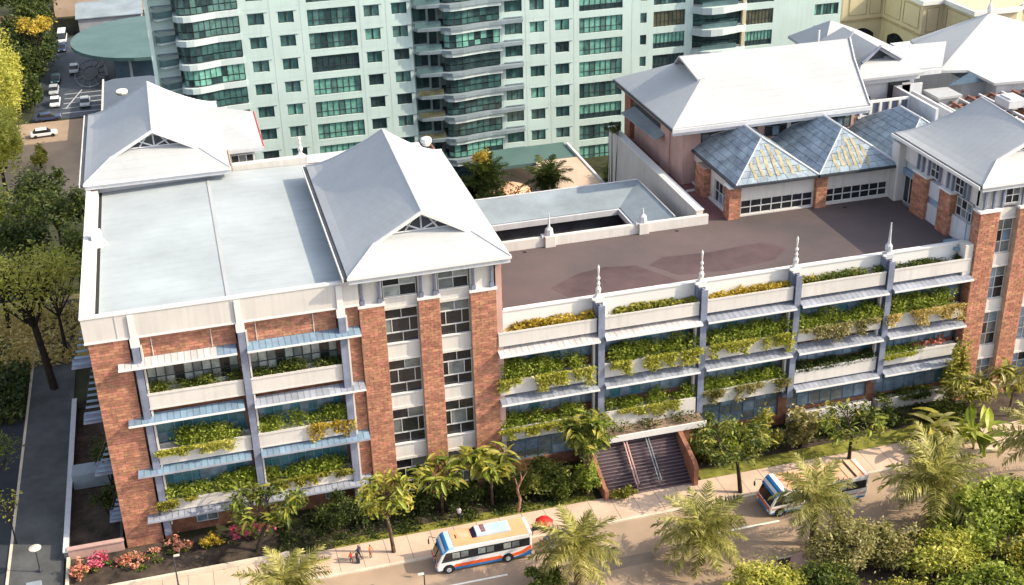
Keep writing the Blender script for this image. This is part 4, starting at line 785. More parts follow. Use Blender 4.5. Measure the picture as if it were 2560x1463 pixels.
t5 = hiproof('assembly_hall_building', 'large grey roofed hall with a tall pointed apex and finial near the cream building', V, [(0, 3, 2, 1), (0, 4, 3), (0, 5, 4), (0, 6, 5), (0, 1, 7, 6)], (122, 42), [(113.5, 136, 35, 54, 0, 26.2), (117, 134, 32.5, 34.9, 0, 26)])
MB().prism([(110.2, 26.2), (116, 26.2), (113.4, 27.7)], 'xz', 33.4, 33.6).build('gable', M['frame_b'], t5)
MB().lathe((121, 41.9, 33), [(0, .25), (.4, .4), (.9, .3), (1.3, .1), (2.6, .22), (3.4, .05)], 8).build('finial', M['trim'], t5)
# rooftop steel and machinery
rm = thing('rooftop_pipe_rack', (112, 24, 22), 'rusty brown open steel grid over dark roof equipment near the corner tower', 'pipe rack')
MB().box(105.5, 128, 14, 33, 21.0, 21.4).build('deck', M['dark_steel'], rm)
for k in range(7): MB().box(106+k*.1, 122, 31.5-k*2.2, 31.9-k*2.2, 24.6, 24.9).build('beam', M['rust'], rm)
for k in range(10): MB().box(107+k*1.7, 107.3+k*1.7, 17.5, 31.8, 24.92, 25.2).build('purlin', M['rust' if k % 2 else 'grey_white'], rm)
for x in (107, 114, 121):
    for y in (18.5, 25, 31): MB().box(x, x+.3, y, y+.3, 21.4, 24.6).build('post', M['rust'], rm)
for k in range(9): x = random.uniform(107, 119); y = random.uniform(17, 30); MB().box(x, x+1.6, y, y+1.2, 21.4, 23+random.random()*1.3).build('equipment_box', M[random.choice(['grey_white', 'dark_steel', 'rust'])], rm, bevel=.05)
for k in range(3): MB().box(113+k*3.2, 115.6+k*3.2, 24-k*.5, 27-k*.5, 25.6, 26.6).box(113.4+k*3.2, 115.2+k*3.2, 24.4-k*.5, 26.6-k*.5, 26.6, 26.8).build('cooling_unit', M['grey_white' if k != 1 else 'dark_steel'], rm)
tag(MB().box(106.6, 110.2, 30.0, 33.6, 25.7, 26.0).box(107, 110, 30.4, 33.4, 22, 25.7).build('roof_kiosk', [M['roof']]), 'small flat roofed white kiosk standing at the edge of the rusty pipe rack', 'kiosk')
# ================================================================ 10  ground, streets, plaza
def sheet(name, poly, z, m_, **k): return MB().quad(*[(x, y, z) for x, y in poly]).build(name, M[m_], None, loc=(sum(p[0] for p in poly)/len(poly), sum(p[1] for p in poly)/len(poly), z), **(k or dict(kind='structure')))
sheet('ground', [(-700, -300), (900, -300), (900, 1200), (-700, 1200)], -.02, 'ground')
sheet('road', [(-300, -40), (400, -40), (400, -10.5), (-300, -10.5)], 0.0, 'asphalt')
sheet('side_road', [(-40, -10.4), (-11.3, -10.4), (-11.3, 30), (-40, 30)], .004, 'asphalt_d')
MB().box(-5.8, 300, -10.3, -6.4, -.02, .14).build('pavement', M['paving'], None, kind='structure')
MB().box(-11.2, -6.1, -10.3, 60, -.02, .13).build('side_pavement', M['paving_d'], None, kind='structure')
MB().box(-5.8, 300, -10.62, -10.31, -.02, .15).box(-11.5, -5.9, -10.62, -10.31, -.02, .15).box(-11.5, -11.21, -10.3, 60, -.02, .15).build('kerb', M['kerb'], None, kind='structure')
pj_ = thing('pavement_joints', (40, -8.4, .14), 'thin joints across the pinkish pavement slabs', 'paving'); pj_['kind'] = 'structure'
for k in range(48): MB().box(-4+k*2.4, -3.96+k*2.4, -10.3, -6.4, .141, .146).build('joint', M['paving_d'], pj_)
MB().box(-.5, 47.5, -6.35, -.1, -.02, .1).box(59.2, 93, -6.35, -.1, -.02, .1).box(93, 130, -6.3, -1, -.02, .09).build('planting_bed', M['soil'], None, kind='structure')
MB().box(40, 60, 34, 88, -.02, .02).build('rear_yard', M['ground'], None, kind='structure')
sheet('lawn', [(59.2, -6.35), (93, -6.35), (93, -3.6), (59.2, -4.6)], .12, 'grass')
sheet('lawn', [(20, -6.35), (47.4, -6.35), (47.4, -5.0), (20, -5.2)], .12, 'grass')
for k, (x0_, x1_) in enumerate(((24.5, 35.4), (56.5, 64), (78, 85), (4, 11))):
    tag(MB().box(x0_, x1_, -15.32, -15.08, .002, .008).build('lane_line', M['paint']), None, None, None, 'structure')
sheet('median', [(-300, -60), (400, -60), (400, -17.9), (-300, -17.9)], .03, 'dirt') if False else None
MB().box(61, 300, -60, -21.0, -.02, .15).build('median_bed', M['soil'], None, kind='structure')
MB().box(61, 300, -20.99, -20.75, -.02, .17).build('median_kerb', M['kerb'], None, kind='structure')
# left yard and its walls
tag(MB().box(-5.75, -.4, .2, 30, -.02, .06).build('yard_floor', M['soil']), None, None, None, 'structure')
yw_ = thing('yard_wall', (-3.2, 5, 0), 'low grey coped wall round the shaded brown yard beside the brick corner', 'wall')
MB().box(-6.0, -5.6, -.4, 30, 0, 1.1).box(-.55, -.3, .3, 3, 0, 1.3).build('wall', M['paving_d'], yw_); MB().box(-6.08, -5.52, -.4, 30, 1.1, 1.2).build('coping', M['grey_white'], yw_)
MB().box(-5.6, -.3, -.3, .05, 0, 1.2).build('front_wall', M['pink_wall'], yw_); MB().box(-5.7, -.2, -.42, .15, 1.2, 1.32).build('coping', M['pink_wall'], yw_)
tag(MB().box(-5.5, -.8, 12.0, 14.2, .06, 1.9).build('concrete_tank', M['low_roof'], bevel=.06), 'grey blue flat topped concrete tank in the shaded yard', 'tank')
fw = thing('flower_bed_wall', (5, -6.2, 0), 'pale kerb wall edging the flower bed in front of the brick corner', 'wall')
MB().box(-5.8, 15.5, -6.35, -6.0, 0, .55).box(-5.8, -5.5, -6.0, -.45, 0, .55).build('wall', M['kerb'], fw)
sheet('flower_bed', [(-5.5, -6.0), (14.5, -6.0), (14.5, -.45), (-5.5, -.45)], .2, 'soil')
# far left
sheet('rear_drive', [(-30, 100), (-3, 100), (-3, 142), (-30, 142)], .01, 'asphalt')
sheet('plaza', [(-17, 143), (14, 143), (14, 205), (-17, 205)], .015, 'plaza')
pz = thing('plaza_paving', (-6.5, 174, .02), 'pale ring and radial joints inlaid in the dark slate plaza', 'paving'); pz['kind'] = 'structure'
for r_ in (2.6, 5.2):
    MB().tube([(-6.6+r_*.62*math.cos(t*math.pi/14), 173+r_*2.0*math.sin(t*math.pi/14), .04) for t in range(29)], .12, 4).build('paving_ring', M['plaza_l'], pz)
for k in range(12): t = k*math.pi/6; MB().tube([(-6.6+1.7*math.cos(t), 173+5.4*math.sin(t), .04), (-6.6+3.4*math.cos(t), 173+11*math.sin(t), .04)], .12, 4).build('paving_ray', M['plaza_l'], pz)
for k in range(5): MB().box(-11.5, 1, 146+k*3.2, 146.5+k*3.2, .03, .06).build('paving_strip', M['plaza_l'], pz)
MB().tube([(-11, 149, .05), (-8.2, 161, .05)], .12, 4).build('paving_ray', M['plaza_l'], pz)
ec = thing('entrance_canopy', (4, 172, 0), 'dark teal elliptical canopy roof in front of the apartment block', 'canopy')
MB().prism([(6.5+16.8*math.cos(t*math.pi/16)*.97, 174.5+17.5*math.sin(t*math.pi/16)) for t in range(32)], 'xy', 6.0, 6.7).build('canopy_roof', M['teal_roof'], ec)
MB().box(-3.5, -3, 170, 170.5, 0, 6).box(2, 2.5, 160.5, 161, 0, 6).build('post', M['grey_white'], ec); MB().box(-1, 22, 163, 185, 0, 5.2).build('lobby_wall', M['frame_b'], ec)
gh = thing('dark_glass_building', (3, 140, 0), 'dark roofed annex with pale edge trim and an oval skylight behind the pavilion roof', 'building')
MB().prism([(-2.8, 118), (9, 118), (9, 147), (6, 149.5), (-1, 149.5), (-2.8, 148)], 'xy', 0, 5).build('roof', M['glassd'], gh); MB().box(-3.1, -2.8, 118, 149, 0, 5.3).build('edge_trim', M['white'], gh)
MB().prism([(.6+1.1*math.cos(t*math.pi/8), 140+1.6*math.sin(t*math.pi/8)) for t in range(16)], 'xy', 5.0, 5.25).build('skylight', M['paint'], gh)
for nm, lb, b, m_ in (('low_building', 'low building with a pink tan sheet roof beyond the teal canopy', (-16, 6, 226, 236, 0, 6), 'paving'), ('red_building', 'dark red walled shed among the far trees', (-38, -24.5, 196, 214, 0, 4), 'red'), ('grey_shed_building', 'grey walled shed beside the parked van', (-9.5, 5, 206, 222, 0, 4), 'plaza_l')):
    t = thing(nm, ((b[0]+b[1])/2, (b[2]+b[3])/2, 0), lb, 'shed' if 'shed' in lb else 'building'); MB().box(*b).build('walls', M[m_] if nm != 'red_building' else M['maroon'] , t)
    MB().slab([(b[0]-.5, b[2]-.5, b[5]+.1), (b[1]+.5, b[2]-.5, b[5]+.1), (b[1]+.5, (b[2]+b[3])/2, b[5]+1.6), (b[0]-.5, (b[2]+b[3])/2, b[5]+1.6), (b[1]+.5, b[3]+.5, b[5]+.1), (b[0]-.5, b[3]+.5, b[5]+.1)], [(0, 1, 2, 3), (3, 2, 4, 5)], .2).build('roof', M[{'low_building': 'bus_peach', 'red_building': 'terracotta', 'grey_shed_building': 'low_roof'}[nm]], t)
# court behind the tower: sunlit pavilion roofs
sheet('rear_court', [(50, 60), (74, 60), (74, 88.9), (50, 88.9)], .02, 'paving')
t = thing('poolside_canopy', (72, 78, 0), 'sunlit cream canopy roof with pale edge behind the courtyard roof', 'canopy')
MB().box(66, 73.3, 66, 79.5, 4, 4.3).build('canopy_roof', M['paving'], t); MB().box(73.32, 73.7, 65.8, 86, 3.9, 4.5).build('edge_trim', M['trim'], t); MB().box(59, 73.3, 79.6, 87.5, 3.6, 4.1).build('canopy_roof', M['teal_roof'], t)
for x, y in ((66.5, 67), (72.8, 67), (60, 80.5)): MB().box(x, x+.4, y, y+.4, 0, 3.6).build('post', M['white'], t)
t = thing('round_canopy', (60, 71, 0), 'small rounded cream canopy beside the courtyard palm', 'canopy')
MB().lathe((59.5, 71.5, 3.0), [(0, 3.4), (.3, 3.2), (.9, 2.0), (1.2, .2)], 12).build('canopy_roof', M['bus_peach'], t); MB().tube([(59.5, 71.5, 0), (59.5, 71.5, 3)], .2).build('post', M['white'], t)
for P_ in (BR, PN, PT_, B2, BH, PH, BC, PC, PP, PA): P_.done()
# ================================================================ 11  vegetation
def leaf_mesh(name, C, size, mat_, asp=.45, up=.5, droop=0., parent=None, jit=.45, out=None, **tags):
    """C (N,3) leaf centres; each leaf is a folded rhombus"""
    N = len(C); d = rng.normal(size=(N, 3)); d[:, 2] = d[:, 2]*.5-droop
    if out is not None: d = d*.6+out
    d /= np.linalg.norm(d, axis=1)[:, None]+1e-9
    nrm = rng.normal(size=(N, 3)); nrm[:, 2] = np.abs(nrm[:, 2])+up; b = np.cross(nrm, d); b /= np.linalg.norm(b, axis=1)[:, None]+1e-9; n = np.cross(d, b)
    s = (size*(1+jit*rng.uniform(-1, 1, N)))[:, None]
    p0 = C-d*s*.5; p1 = C+b*s*asp*.5+n*s*.10; p2 = C+d*s*.5-n*s*.08; p3 = C-b*s*asp*.5+n*s*.10
    V = np.stack([p0, p1, p2, p3], 1).reshape(-1, 3); o_ = V.mean(0) if parent is not None or tags.get('kind') else np.array([V[:, 0].mean(), V[:, 1].mean(), V[:, 2].min()])
    me = bpy.data.meshes.new(name); me.vertices.add(4*N); me.vertices.foreach_set('co', (V-o_).astype(np.float32).ravel())
    idx = np.arange(4*N).reshape(N, 4); f = np.concatenate([idx[:, [0, 1, 2]], idx[:, [0, 2, 3]]], 1).ravel()
    me.loops.add(6*N); me.loops.foreach_set('vertex_index', f.astype(np.int32)); me.polygons.add(2*N); me.polygons.foreach_set('loop_start', np.arange(0, 6*N, 3, dtype=np.int32))
    me.materials.append(M[mat_]); me.update(calc_edges=True)
    return place(name, me, o_, parent, **tags)
def clumps(c, r, n, k, cr_=.35, shell=.75, flat=.6):
    """leaf centres in k clumps spread over an ellipsoid"""
    u = rng.normal(size=(k, 3)); u /= np.linalg.norm(u, axis=1)[:, None]; rad = rng.uniform(.45, 1.05, k)**(1/shell)
    cc = u*rad[:, None]; cc[:, 2] = np.abs(cc[:, 2])*flat+cc[:, 2]*(1-flat); w = rng.dirichlet(np.ones(k)*2); a = rng.choice(k, n, p=w)
    pts = cc[a]+rng.normal(size=(n, 3))*cr_*rng.uniform(.5, 1.1, k)[a][:, None]*.5
    return np.array(c)+pts*np.array(r)
def box_leaves(x0, x1, y0, y1, z0, z1, n, k=None):
    L_ = x1-x0; k = k or int(L_*1.3)+2; cx = rng.uniform(x0, x1, k); hh = rng.uniform(.35, 1, k); a = rng.integers(0, k, n)
    x = np.clip(cx[a]+rng.normal(size=n)*.5, x0, x1); y = rng.uniform(y0, y1, n); z = z0+(z1-z0)*hh[a]*rng.uniform(0, 1, n)**.8
    return np.stack([x, y, z], 1)
def hang(x0, x1, y, z, drop, n):
    k = int((x1-x0)*1.5)+2; cx = rng.uniform(x0, x1, k); ln = rng.uniform(.2, 1, k)**1.5*drop; a = rng.integers(0, k, n)
    return np.stack([cx[a]+rng.normal(size=n)*.3, y-rng.uniform(.0, .45, n), z-ln[a]*rng.uniform(0, 1, n)**1.3], 1)
PLN = 'greenery in the facade planters'
def planter_green(x0, x1, z, h, dens, m_, label, drop=0, y0=-.1, y1=1.05, size=.34, dropm=None, hx=None):
    L_ = x1-x0; C_ = [box_leaves(x0, x1, y0, y1, z-.15, z+h, int(dens*L_))]
    if drop: C_.append(hang(*(hx or (x0, x1)), y0, z+.15, drop, int(dens*.75*(L_ if not hx else hx[1]-hx[0]))))
    o = leaf_mesh('planter_foliage', C_[0], size, m_, kind='stuff', label=label, category='planter greenery', group=PLN) if False else leaf_mesh('planter_foliage', C_[0], size, m_, kind='stuff')
    tag(o, label, 'foliage', PLN)
    if drop: leaf_mesh('hanging_sprays', C_[1], size*1.0, dropm or m_, kind='stuff', parent=o)
    return o
(a1, b1), (a2, b2) = bays
planter_green(a1, b1, 17.15, 1.15, 260, 'leaf_mid', 'dark low shrubs in the white top planter beside the brick corner', size=.28)
planter_green(a2, b2, 17.15, 1.2, 260, 'leaf_mid', 'dark low shrubs in the white top planter next to the tower pillars', size=.28)
planter_green(a1, b1, 10.85, 2.0, 380, 'leaf_bright', 'tall green shrubs in the second planter beside the brick corner', 1.1, y0=-.3, hx=(a1-.3, b1-1), dropm='leaf_lime')
planter_green(a2, b2, 10.85, 1.9, 330, 'leaf_bright', 'green shrubs spilling yellow sprays in the second planter by the tower', 1.9, hx=(a2+4.5, b2+.6), dropm='leaf_gold')
planter_green(a1, b1, 4.95, 1.9, 380, 'leaf_bright', 'green shrubs in the lowest planter beside the brick corner', 1.7, y0=-.3, hx=(a1-.6, a1+2.5), dropm='leaf_yel')
planter_green(a2, b2, 4.95, 1.6, 330, 'leaf_bright', 'green shrubs in the lowest planter beside the tower', 1.3, dropm='leaf_yel')
TR = [('leaf_gold', 'golden brown plants in the roof planter nearest the tower', .55), ('leaf_yel', 'yellow green plants in the second roof planter from the tower', .55), ('leaf_gold', 'orange golden plants in the middle roof planter', .42), ('leaf_mid', 'green shrubs with a yellow tuft in the fourth roof planter', .32), ('leaf_dark', 'low brown green shrubs in the roof planter by the corner tower', .28)]
for i, (a, b) in enumerate(mb_):
    planter_green(a+.15, b-.15, 17.75+.1*i, .75 if i < 4 else .5, 130 if i < 3 else 220, TR[i][0], TR[i][1], y0=.15, y1=1.2, size=TR[i][2])
tag(leaf_mesh('yellow_tuft', box_leaves(72.9, 75.4, .1, .9, 17.9, 19.0, 90), .5, 'leaf_gold', kind='stuff'), 'bright yellow tuft at the start of the fourth roof planter', 'foliage', PLN)
d2 = ['spilling yellow green creepers on the upper planter nearest the tower', 'dense bright shrubs on the upper planter in the second bay', 'pale spilling shrubs on the upper planter in the third bay', 'long golden creepers on the upper planter in the fourth bay', 'golden flowering creepers on the upper planter by the corner tower']
d3 = ['dark green creepers over the middle planter nearest the tower', 'dense green shrubs above the stair canopy', 'trailing green creepers right of the stair canopy', 'clipped green hedge in the white fourth bay planter', 'grassy tufts in the planter that holds the pink plants']
for i, (a, b) in enumerate(mb_):
    z = 12.55+.1*i
    planter_green(a, b, z, 1.9, 340, 'leaf_bright', d2[i], 2.4, y0=-.45, size=.36, dropm=['leaf_lime', 'leaf_lime', 'leaf_lime', 'leaf_cream', 'leaf_straw'][i], hx=None)
    z = [6.4, 6.5, 6.9, 7.5, 7.5][i]
    planter_green(a, b if i != 4 else a+5, z, 1.7 if i < 3 else .9, 320, 'leaf_bright' if i != 3 else 'leaf_dark', d3[i], [1.5, 1.4, 1.9, 0, .4][i], y0=-.25, size=.33, dropm='leaf_lime' if i != 2 else 'leaf_cream')
planter_green(50.8, 60.4, 5.0, .5, 60, 'leaf_dark', 'thin brown green plants and litter on top of the stair canopy', y0=-2.2, y1=-.5, size=.3)
planter_green(mb_[4][0]+.2, mb_[4][1]-1.5, 1.7, .9, 90, 'leaf_mid', 'sparse shrubs in the ground level planter of the last bay', .9)
pp = thing('pink_pot_plants', (89.5, .5, 7.6), 'row of pinkish succulents at the end of the last bay planter', 'plant', None)
for k in range(9): C_ = clumps((87.6+k*.48, .4+.1*(k % 3), 7.9+.12*(k % 2)), (.42, .4, .5), 26, 4); leaf_mesh('succulent', C_, .42, 'petal_coral', parent=pp, asp=.6)
# free leaf clumps: shrubs and hedges
def shrub(name, label, c, r, n, m_, size=.35, cat='shrub', group=None, k=None, droop=0., asp=.45):
    n = int(n*1.5); size *= .88; C_ = clumps(c, r, n, k or max(10, n//75), droop and .4 or .35); C_ = C_[C_[:, 2] > .05]
    t = thing(name, (c[0], c[1], 0), label, cat, group)
    st_ = MB()
    for q in range(5): a = q*1.3; st_.tube([(c[0], c[1], 0), (c[0]+math.cos(a)*r[0]*.3, c[1]+math.sin(a)*r[1]*.3, c[2]*.6), (c[0]+math.cos(a)*r[0]*.6, c[1]+math.sin(a)*r[1]*.6, c[2]+r[2]*.3)], [.07+.01*r[0], .05, .02], 5)
    st_.build('stem', M['bark_d'], t); leaf_mesh('foliage', C_, size, m_, parent=t, droop=droop, asp=asp, kind='stuff'); return t
SH = 'shrubs planted along the facade'
for nm, lb, c, r, n, m_, sz in (
    ('hedge_shrub', 'dark shrub between the drooping tree and the small windows', (21.0, -2.6, 1.6), (2.6, 1.6, 2.2), 1500, 'leaf_dark', .36),
    ('hedge_shrub', 'rounded dark shrub at the foot of the tower pillar', (24.6, -3.2, 1.3), (2.2, 1.8, 1.9), 1300, 'leaf_dark', .36),
    ('hedge_shrub', 'low dark hedge clump under the tower windows', (29.0, -2.8, 1.2), (2.6, 1.8, 1.9), 1400, 'leaf_dark', .36),
    ('hedge_shrub', 'low dark hedge clump behind the big leafed tree', (33.9, -2.8, 1.2), (2.8, 1.8, 1.9), 1500, 'leaf_dark', .36),
    ('hedge_shrub', 'dark hedge clump beside the bare pinkish trunk', (38.0, -2.8, 1.2), (2.4, 1.8, 2.0), 1400, 'leaf_dark', .36),
    ('hedge_shrub', 'broad green bush with a pale sunlit crest', (42.0, -4.0, 1.9), (2.8, 2.2, 3.2), 2600, 'leaf_mid', .42),
    ('hedge_shrub', 'low green bush between the tall shrub and the pavement', (44.6, -5.0, 1.1), (2.0, 1.3, 1.6), 1000, 'leaf_mid', .38),
    ('hedge_shrub', 'dense dark shrub hugging the stair wall', (61.3, -3.6, 2.0), (2.2, 2.4, 3.6), 2400, 'leaf_mid', .40),
    ('hedge_shrub', 'tall yellow flecked bush right of the stair wall', (64.3, -4.2, 2.4), (2.0, 1.8, 3.0), 1800, 'leaf_bright', .45),
    ('hedge_shrub', 'pale leaved rounded bush behind the lawn', (67.3, -3.6, 2.2), (2.0, 1.7, 3.2), 1800, 'leaf_yel', .5),
    ('hedge_shrub', 'tall cream leaved bush in front of the fourth bay', (71.8, -4.0, 2.3), (2.0, 1.7, 3.6), 1900, 'leaf_cream', .55),
    ('hedge_shrub', 'low dark bush at the foot of the fourth bay', (76.6, -2.4, .9), (3.0, 1.3, 1.5), 1300, 'leaf_dark', .36),
    ('hedge_shrub', 'dark low bush below the last bay', (82.4, -2.4, .9), (2.8, 1.3, 1.6), 1300, 'leaf_dark', .36),
    ('hedge_shrub', 'wide dark bush at the foot of the corner tower', (90.5, -3.8, 1.1), (3.4, 1.8, 2.3), 1800, 'leaf_mid', .42),
    ('hedge_shrub', 'golden green shrub climbing beside the corner tower pillar', (92.0, -1.9, 3.6), (1.5, 1.3, 5.4), 2300, 'leaf_yel', .5),
    ('hedge_shrub', 'leafy shrub pressed against the near side of the stair', (47.0, -5.0, 1.7), (1.5, 2.0, 2.6), 1800, 'leaf_bright', .42),
    ('potted_shrub', 'yellow green plants at the foot of the stair', (50.4, -7.0, .7), (1.5, .9, 1.2), 500, 'leaf_yel', .38)):
    shrub(nm, lb, c, r, n, m_, sz, group=SH)
for x, h, y in ((30.5, 1.0, -5.6), (17.5, .5, -5.4), (12.5, .4, -5.0)): pass
tag(leaf_mesh('ground_ivy', np.concatenate([box_leaves(14.5, 47, -6.2, -4.2, .1, .5, 2600), box_leaves(15, 47, -4.3, -.3, .1, .9, 4200), box_leaves(59.4, 92, -3.6, -.2, .1, .9, 4000)]), .32, 'leaf_dark', kind='stuff'), 'low dark ground cover in the beds along the facade', 'foliage')
# flowers in the left bed
FL = 'flower clumps in the bed before the brick corner'
for lb, c, r, m_, n in (('pale pink flower clump in the bed corner nearest the pavement end', (-4.5, -3.6, .9), (1.1, 1.1, 1.3), 'petal_coral', 260), ('bright magenta flower clump before the yard wall', (-2.5, -2.4, .9), (1.3, 1.0, 1.2), 'petal_pink', 280), ('wide coral pink flower clump at the brick corner', (1.2, -2.9, .6), (2.3, 1.3, .9), 'petal_coral', 480), ('small coral flower clump in front of the brick pillar', (4.9, -2.3, .7), (1.2, .9, 1.0), 'petal_coral', 260), ('orange yellow flower clump under the first small window', (8.0, -2.4, .7), (1.3, .9, 1.0), 'petal_yel', 260), ('magenta flower clump behind the dark branching tree', (12.0, -2.6, 1.2), (2.0, 1.0, 1.3), 'petal_pink', 300)):
    t = shrub('flower_clump', lb, c, r, n, m_, .38, 'flowers', FL, k=12); leaf_mesh('leaves', clumps((c[0], c[1], c[2]*.6), (r[0]*1.05, r[1], r[2]*.8), n//2, 8), .34, 'leaf_mid', parent=t, kind='stuff')
# trees
def tree_skeleton(mb, base, top, spread, nb, rad, lean=(0, 0), lift=.55):
    b = Vector(base); h = top-base[2]; tips = []
    p1 = b+Vector((lean[0]*.5, lean[1]*.5, h*lift*.6)); p2 = b+Vector((lean[0], lean[1], h*lift)); mb.tube([b, p1, p2], [rad*1.25, rad, rad*.8], 8)
    for i in range(nb):
        a = i*2*math.pi/nb+random.uniform(-.4, .4); s = spread*random.uniform(.55, 1); e = p2+Vector((math.cos(a)*s*.5, math.sin(a)*s*.5, h*(1-lift)*random.uniform(.3, .5)))
        mb.tube([p2, e], [rad*.6, rad*.4], 6)
        for j in range(3): a2 = a+(j-1)*.6+random.uniform(-.2, .2); t = p2+Vector((math.cos(a2)*s, math.sin(a2)*s, h*(1-lift)*random.uniform(.55, 1))); mb.tube([e, (e+t)/2+Vector((0, 0, .1*h*random.random())), t], [rad*.38, rad*.25, rad*.1], 5); tips.append(t)
    return tips
LEAFM = {}
def long_leaf(m_, L_=1.0, w=.26):
    if m_ not in LEAFM:
        V = []; F = []; n = 5
        for i in range(n+1):
            t = i/n; x = t*L_; z = .12*L_*math.sin(t*1.4)-.42*L_*t*t; hw = w*L_*math.sin(math.pi*min(1, t*.92+.08))**.8*.5
            V += [(x, -hw, z+.05*L_), (x, 0, z), (x, hw, z+.05*L_)]
        for i in range(n): b = i*3; F += [(b, b+3, b+4, b+1), (b+1, b+4, b+5, b+2)]
        me = bpy.data.meshes.new('leaf'); me.from_pydata(V, [], F); me.materials.append(M[m_]); LEAFM[m_] = me
    return LEAFM[m_]
def bigleaf_tree(label, base, top, spread, ms, nleaf=150, rad=.16, bark='bark', lean=(0, 0), ll=1.25, name='frangipani_tree', lift=.55, nb=5, extra=500, em='leaf_mid'):
    t = thing(name, base, label, 'tree', 'big leafed trees along the pavement'); mb = MB(); tips = tree_skeleton(mb, base, top, spread, nb, rad, lean, lift); mb.build('trunk', M[bark], t)
    for k in range(nleaf):
        p = tips[k % len(tips)]+Vector((random.gauss(0, .3), random.gauss(0, .3), random.gauss(0, .3))); a = random.uniform(0, 6.28); sc = ll*random.uniform(.7, 1.15)
        o = place('leaf', long_leaf(random.choice(ms)), p, t, rot=(random.gauss(0, .35), random.uniform(-.5, .75), a)); o.scale = (sc, sc, sc)
    if extra: C_ = np.concatenate([np.array(tuple(p))+rng.normal(size=(extra//len(tips), 3))*np.array([.5, .5, .4])-np.array([0, 0, .3]) for p in tips]); leaf_mesh('foliage', C_, .45, em, parent=t, kind='stuff')
    return t
bigleaf_tree('golden leafed tree standing on the pavement left of the nearer bus', (25.5, -8.7, .14), 8.3, 2.6, ['leaf_yel', 'leaf_yel', 'leaf_bright'], 150, .17, ll=1.2, lean=(-.4, 0), em='leaf_yel', extra=700)
bigleaf_tree('dark branching tree with drooping leaves behind the flower bed', (12.4, -4.6, .1), 6.4, 3.4, ['leaf_yel', 'leaf_bright', 'leaf_mid'], 170, .2, 'bark_d', lean=(1.7, .3), ll=1.15, extra=900)
bigleaf_tree('long leafed tree under the tower windows behind the golden tree', (31.6, -3.6, .1), 6.0, 2.2, ['leaf_yel', 'leaf_bright'], 130, .14, ll=1.5, extra=500)
bigleaf_tree('bushy tree with long pale leaves below the last tower pillar', (36.8, -4.0, .1), 6.4, 2.3, ['leaf_yel', 'leaf_bright', 'leaf_yel'], 160, .14, ll=1.6, extra=500)
bigleaf_tree('tall leafy shrub tree beside the foot of the stair', (46.8, -5.4, .1), 9.8, 2.0, ['leaf_bright', 'leaf_yel'], 190, .16, ll=1.4, lift=.35, extra=2200, nb=6)
bigleaf_tree('sparse crooked tree on the pavement right of the stair', (62.2, -9.7, .14), 7.6, 3.4, ['leaf_yel', 'leaf_mid'], 110, .2, 'bark_d', lean=(-.5, .4), ll=1.0, extra=1300)
bigleaf_tree('small forked tree on the lawn behind the far bus', (76.0, -7.5, .14), 5.6, 3.2, ['leaf_yel', 'leaf_bright'], 90, .18, 'bark_d', ll=1.1, extra=700)
bigleaf_tree('pale leafed tree in front of the last bay by the corner tower', (92.2, -4.6, .1), 5.6, 2.4, ['leaf_yel', 'leaf_cream'], 160, .16, ll=1.3, extra=900, em='leaf_yel')
bigleaf_tree('long leafed tree right of the corner tower pillar', (97.4, -5.2, .1), 6.0, 2.3, ['leaf_yel', 'leaf_cream'], 150, .14, ll=1.6, extra=300, em='leaf_yel')
t = thing('bare_trunk_tree', (39.1, -6.0, .1), 'bare pinkish forked trunk beside the pavement', 'tree')
MB().tube([(39.0, -6.0, 0), (39.3, -6, 1.6), (39.0, -6, 3.0), (39.5, -6, 4.1)], [.2, .17, .15, .12], 8).tube([(39.1, -6, 3.0), (38.8, -6, 4.4)], [.12, .05], 6).tube([(39.5, -6, 4.0), (40.1, -6, 4.9)], [.1, .04], 6).tube([(39.5, -6, 4.0), (39.4, -6, 4.9)], [.1, .04], 6).build('trunk', M['bark_p'], t)
# palms
FR = []
def frond_mesh(var):
    V = []; F = []; rnd = random.Random(var); L_ = 4.3; n = 30; P = []; mi = []
    for i in range(n+1): t = i/n; P.append(Vector((L_*t*(1-.12*t), 0, .9*t*L_*.35-1.55*t*t*(.8+.25*var))))
    for i in range(n): 
        p, q = P[i], P[i+1]; w = .045*(1-i/n)+.01; b = len(V); V += [(p.x, -w, p.z), (p.x, w, p.z), (q.x, w, q.z), (q.x, -w, q.z)]; F.append((b, b+1, b+2, b+3))
        if i < 3: continue
        for s in (-1, 1):
            t = i/n; ll = 1.05*math.sin(math.pi*(t*.85+.13))**.7*rnd.uniform(.85, 1.1); d = Vector((.62+rnd.uniform(-.25, .25), s*.8, rnd.uniform(-.5, .2))).normalized(); a = p+Vector((0, 0, 0)); m_ = a+d*ll*.5+Vector((0, 0, .03)); e = a+d*ll+Vector((0, 0, -.22*ll)); wv = Vector((.075, -s*.03, .01))
            b = len(V); V += [tuple(a-wv*.5), tuple(a+wv*.5), tuple(m_+wv*.6), tuple(m_-wv*.6), tuple(e)]; F += [(b, b+1, b+2, b+3), (b+3, b+2, b+4)]
    me = bpy.data.meshes.new('frond'); me.from_pydata([tuple(v) for v in V], [], F); me.materials.append(M['palm_leaf']); return me
FR = [frond_mesh(v) for v in range(6)]
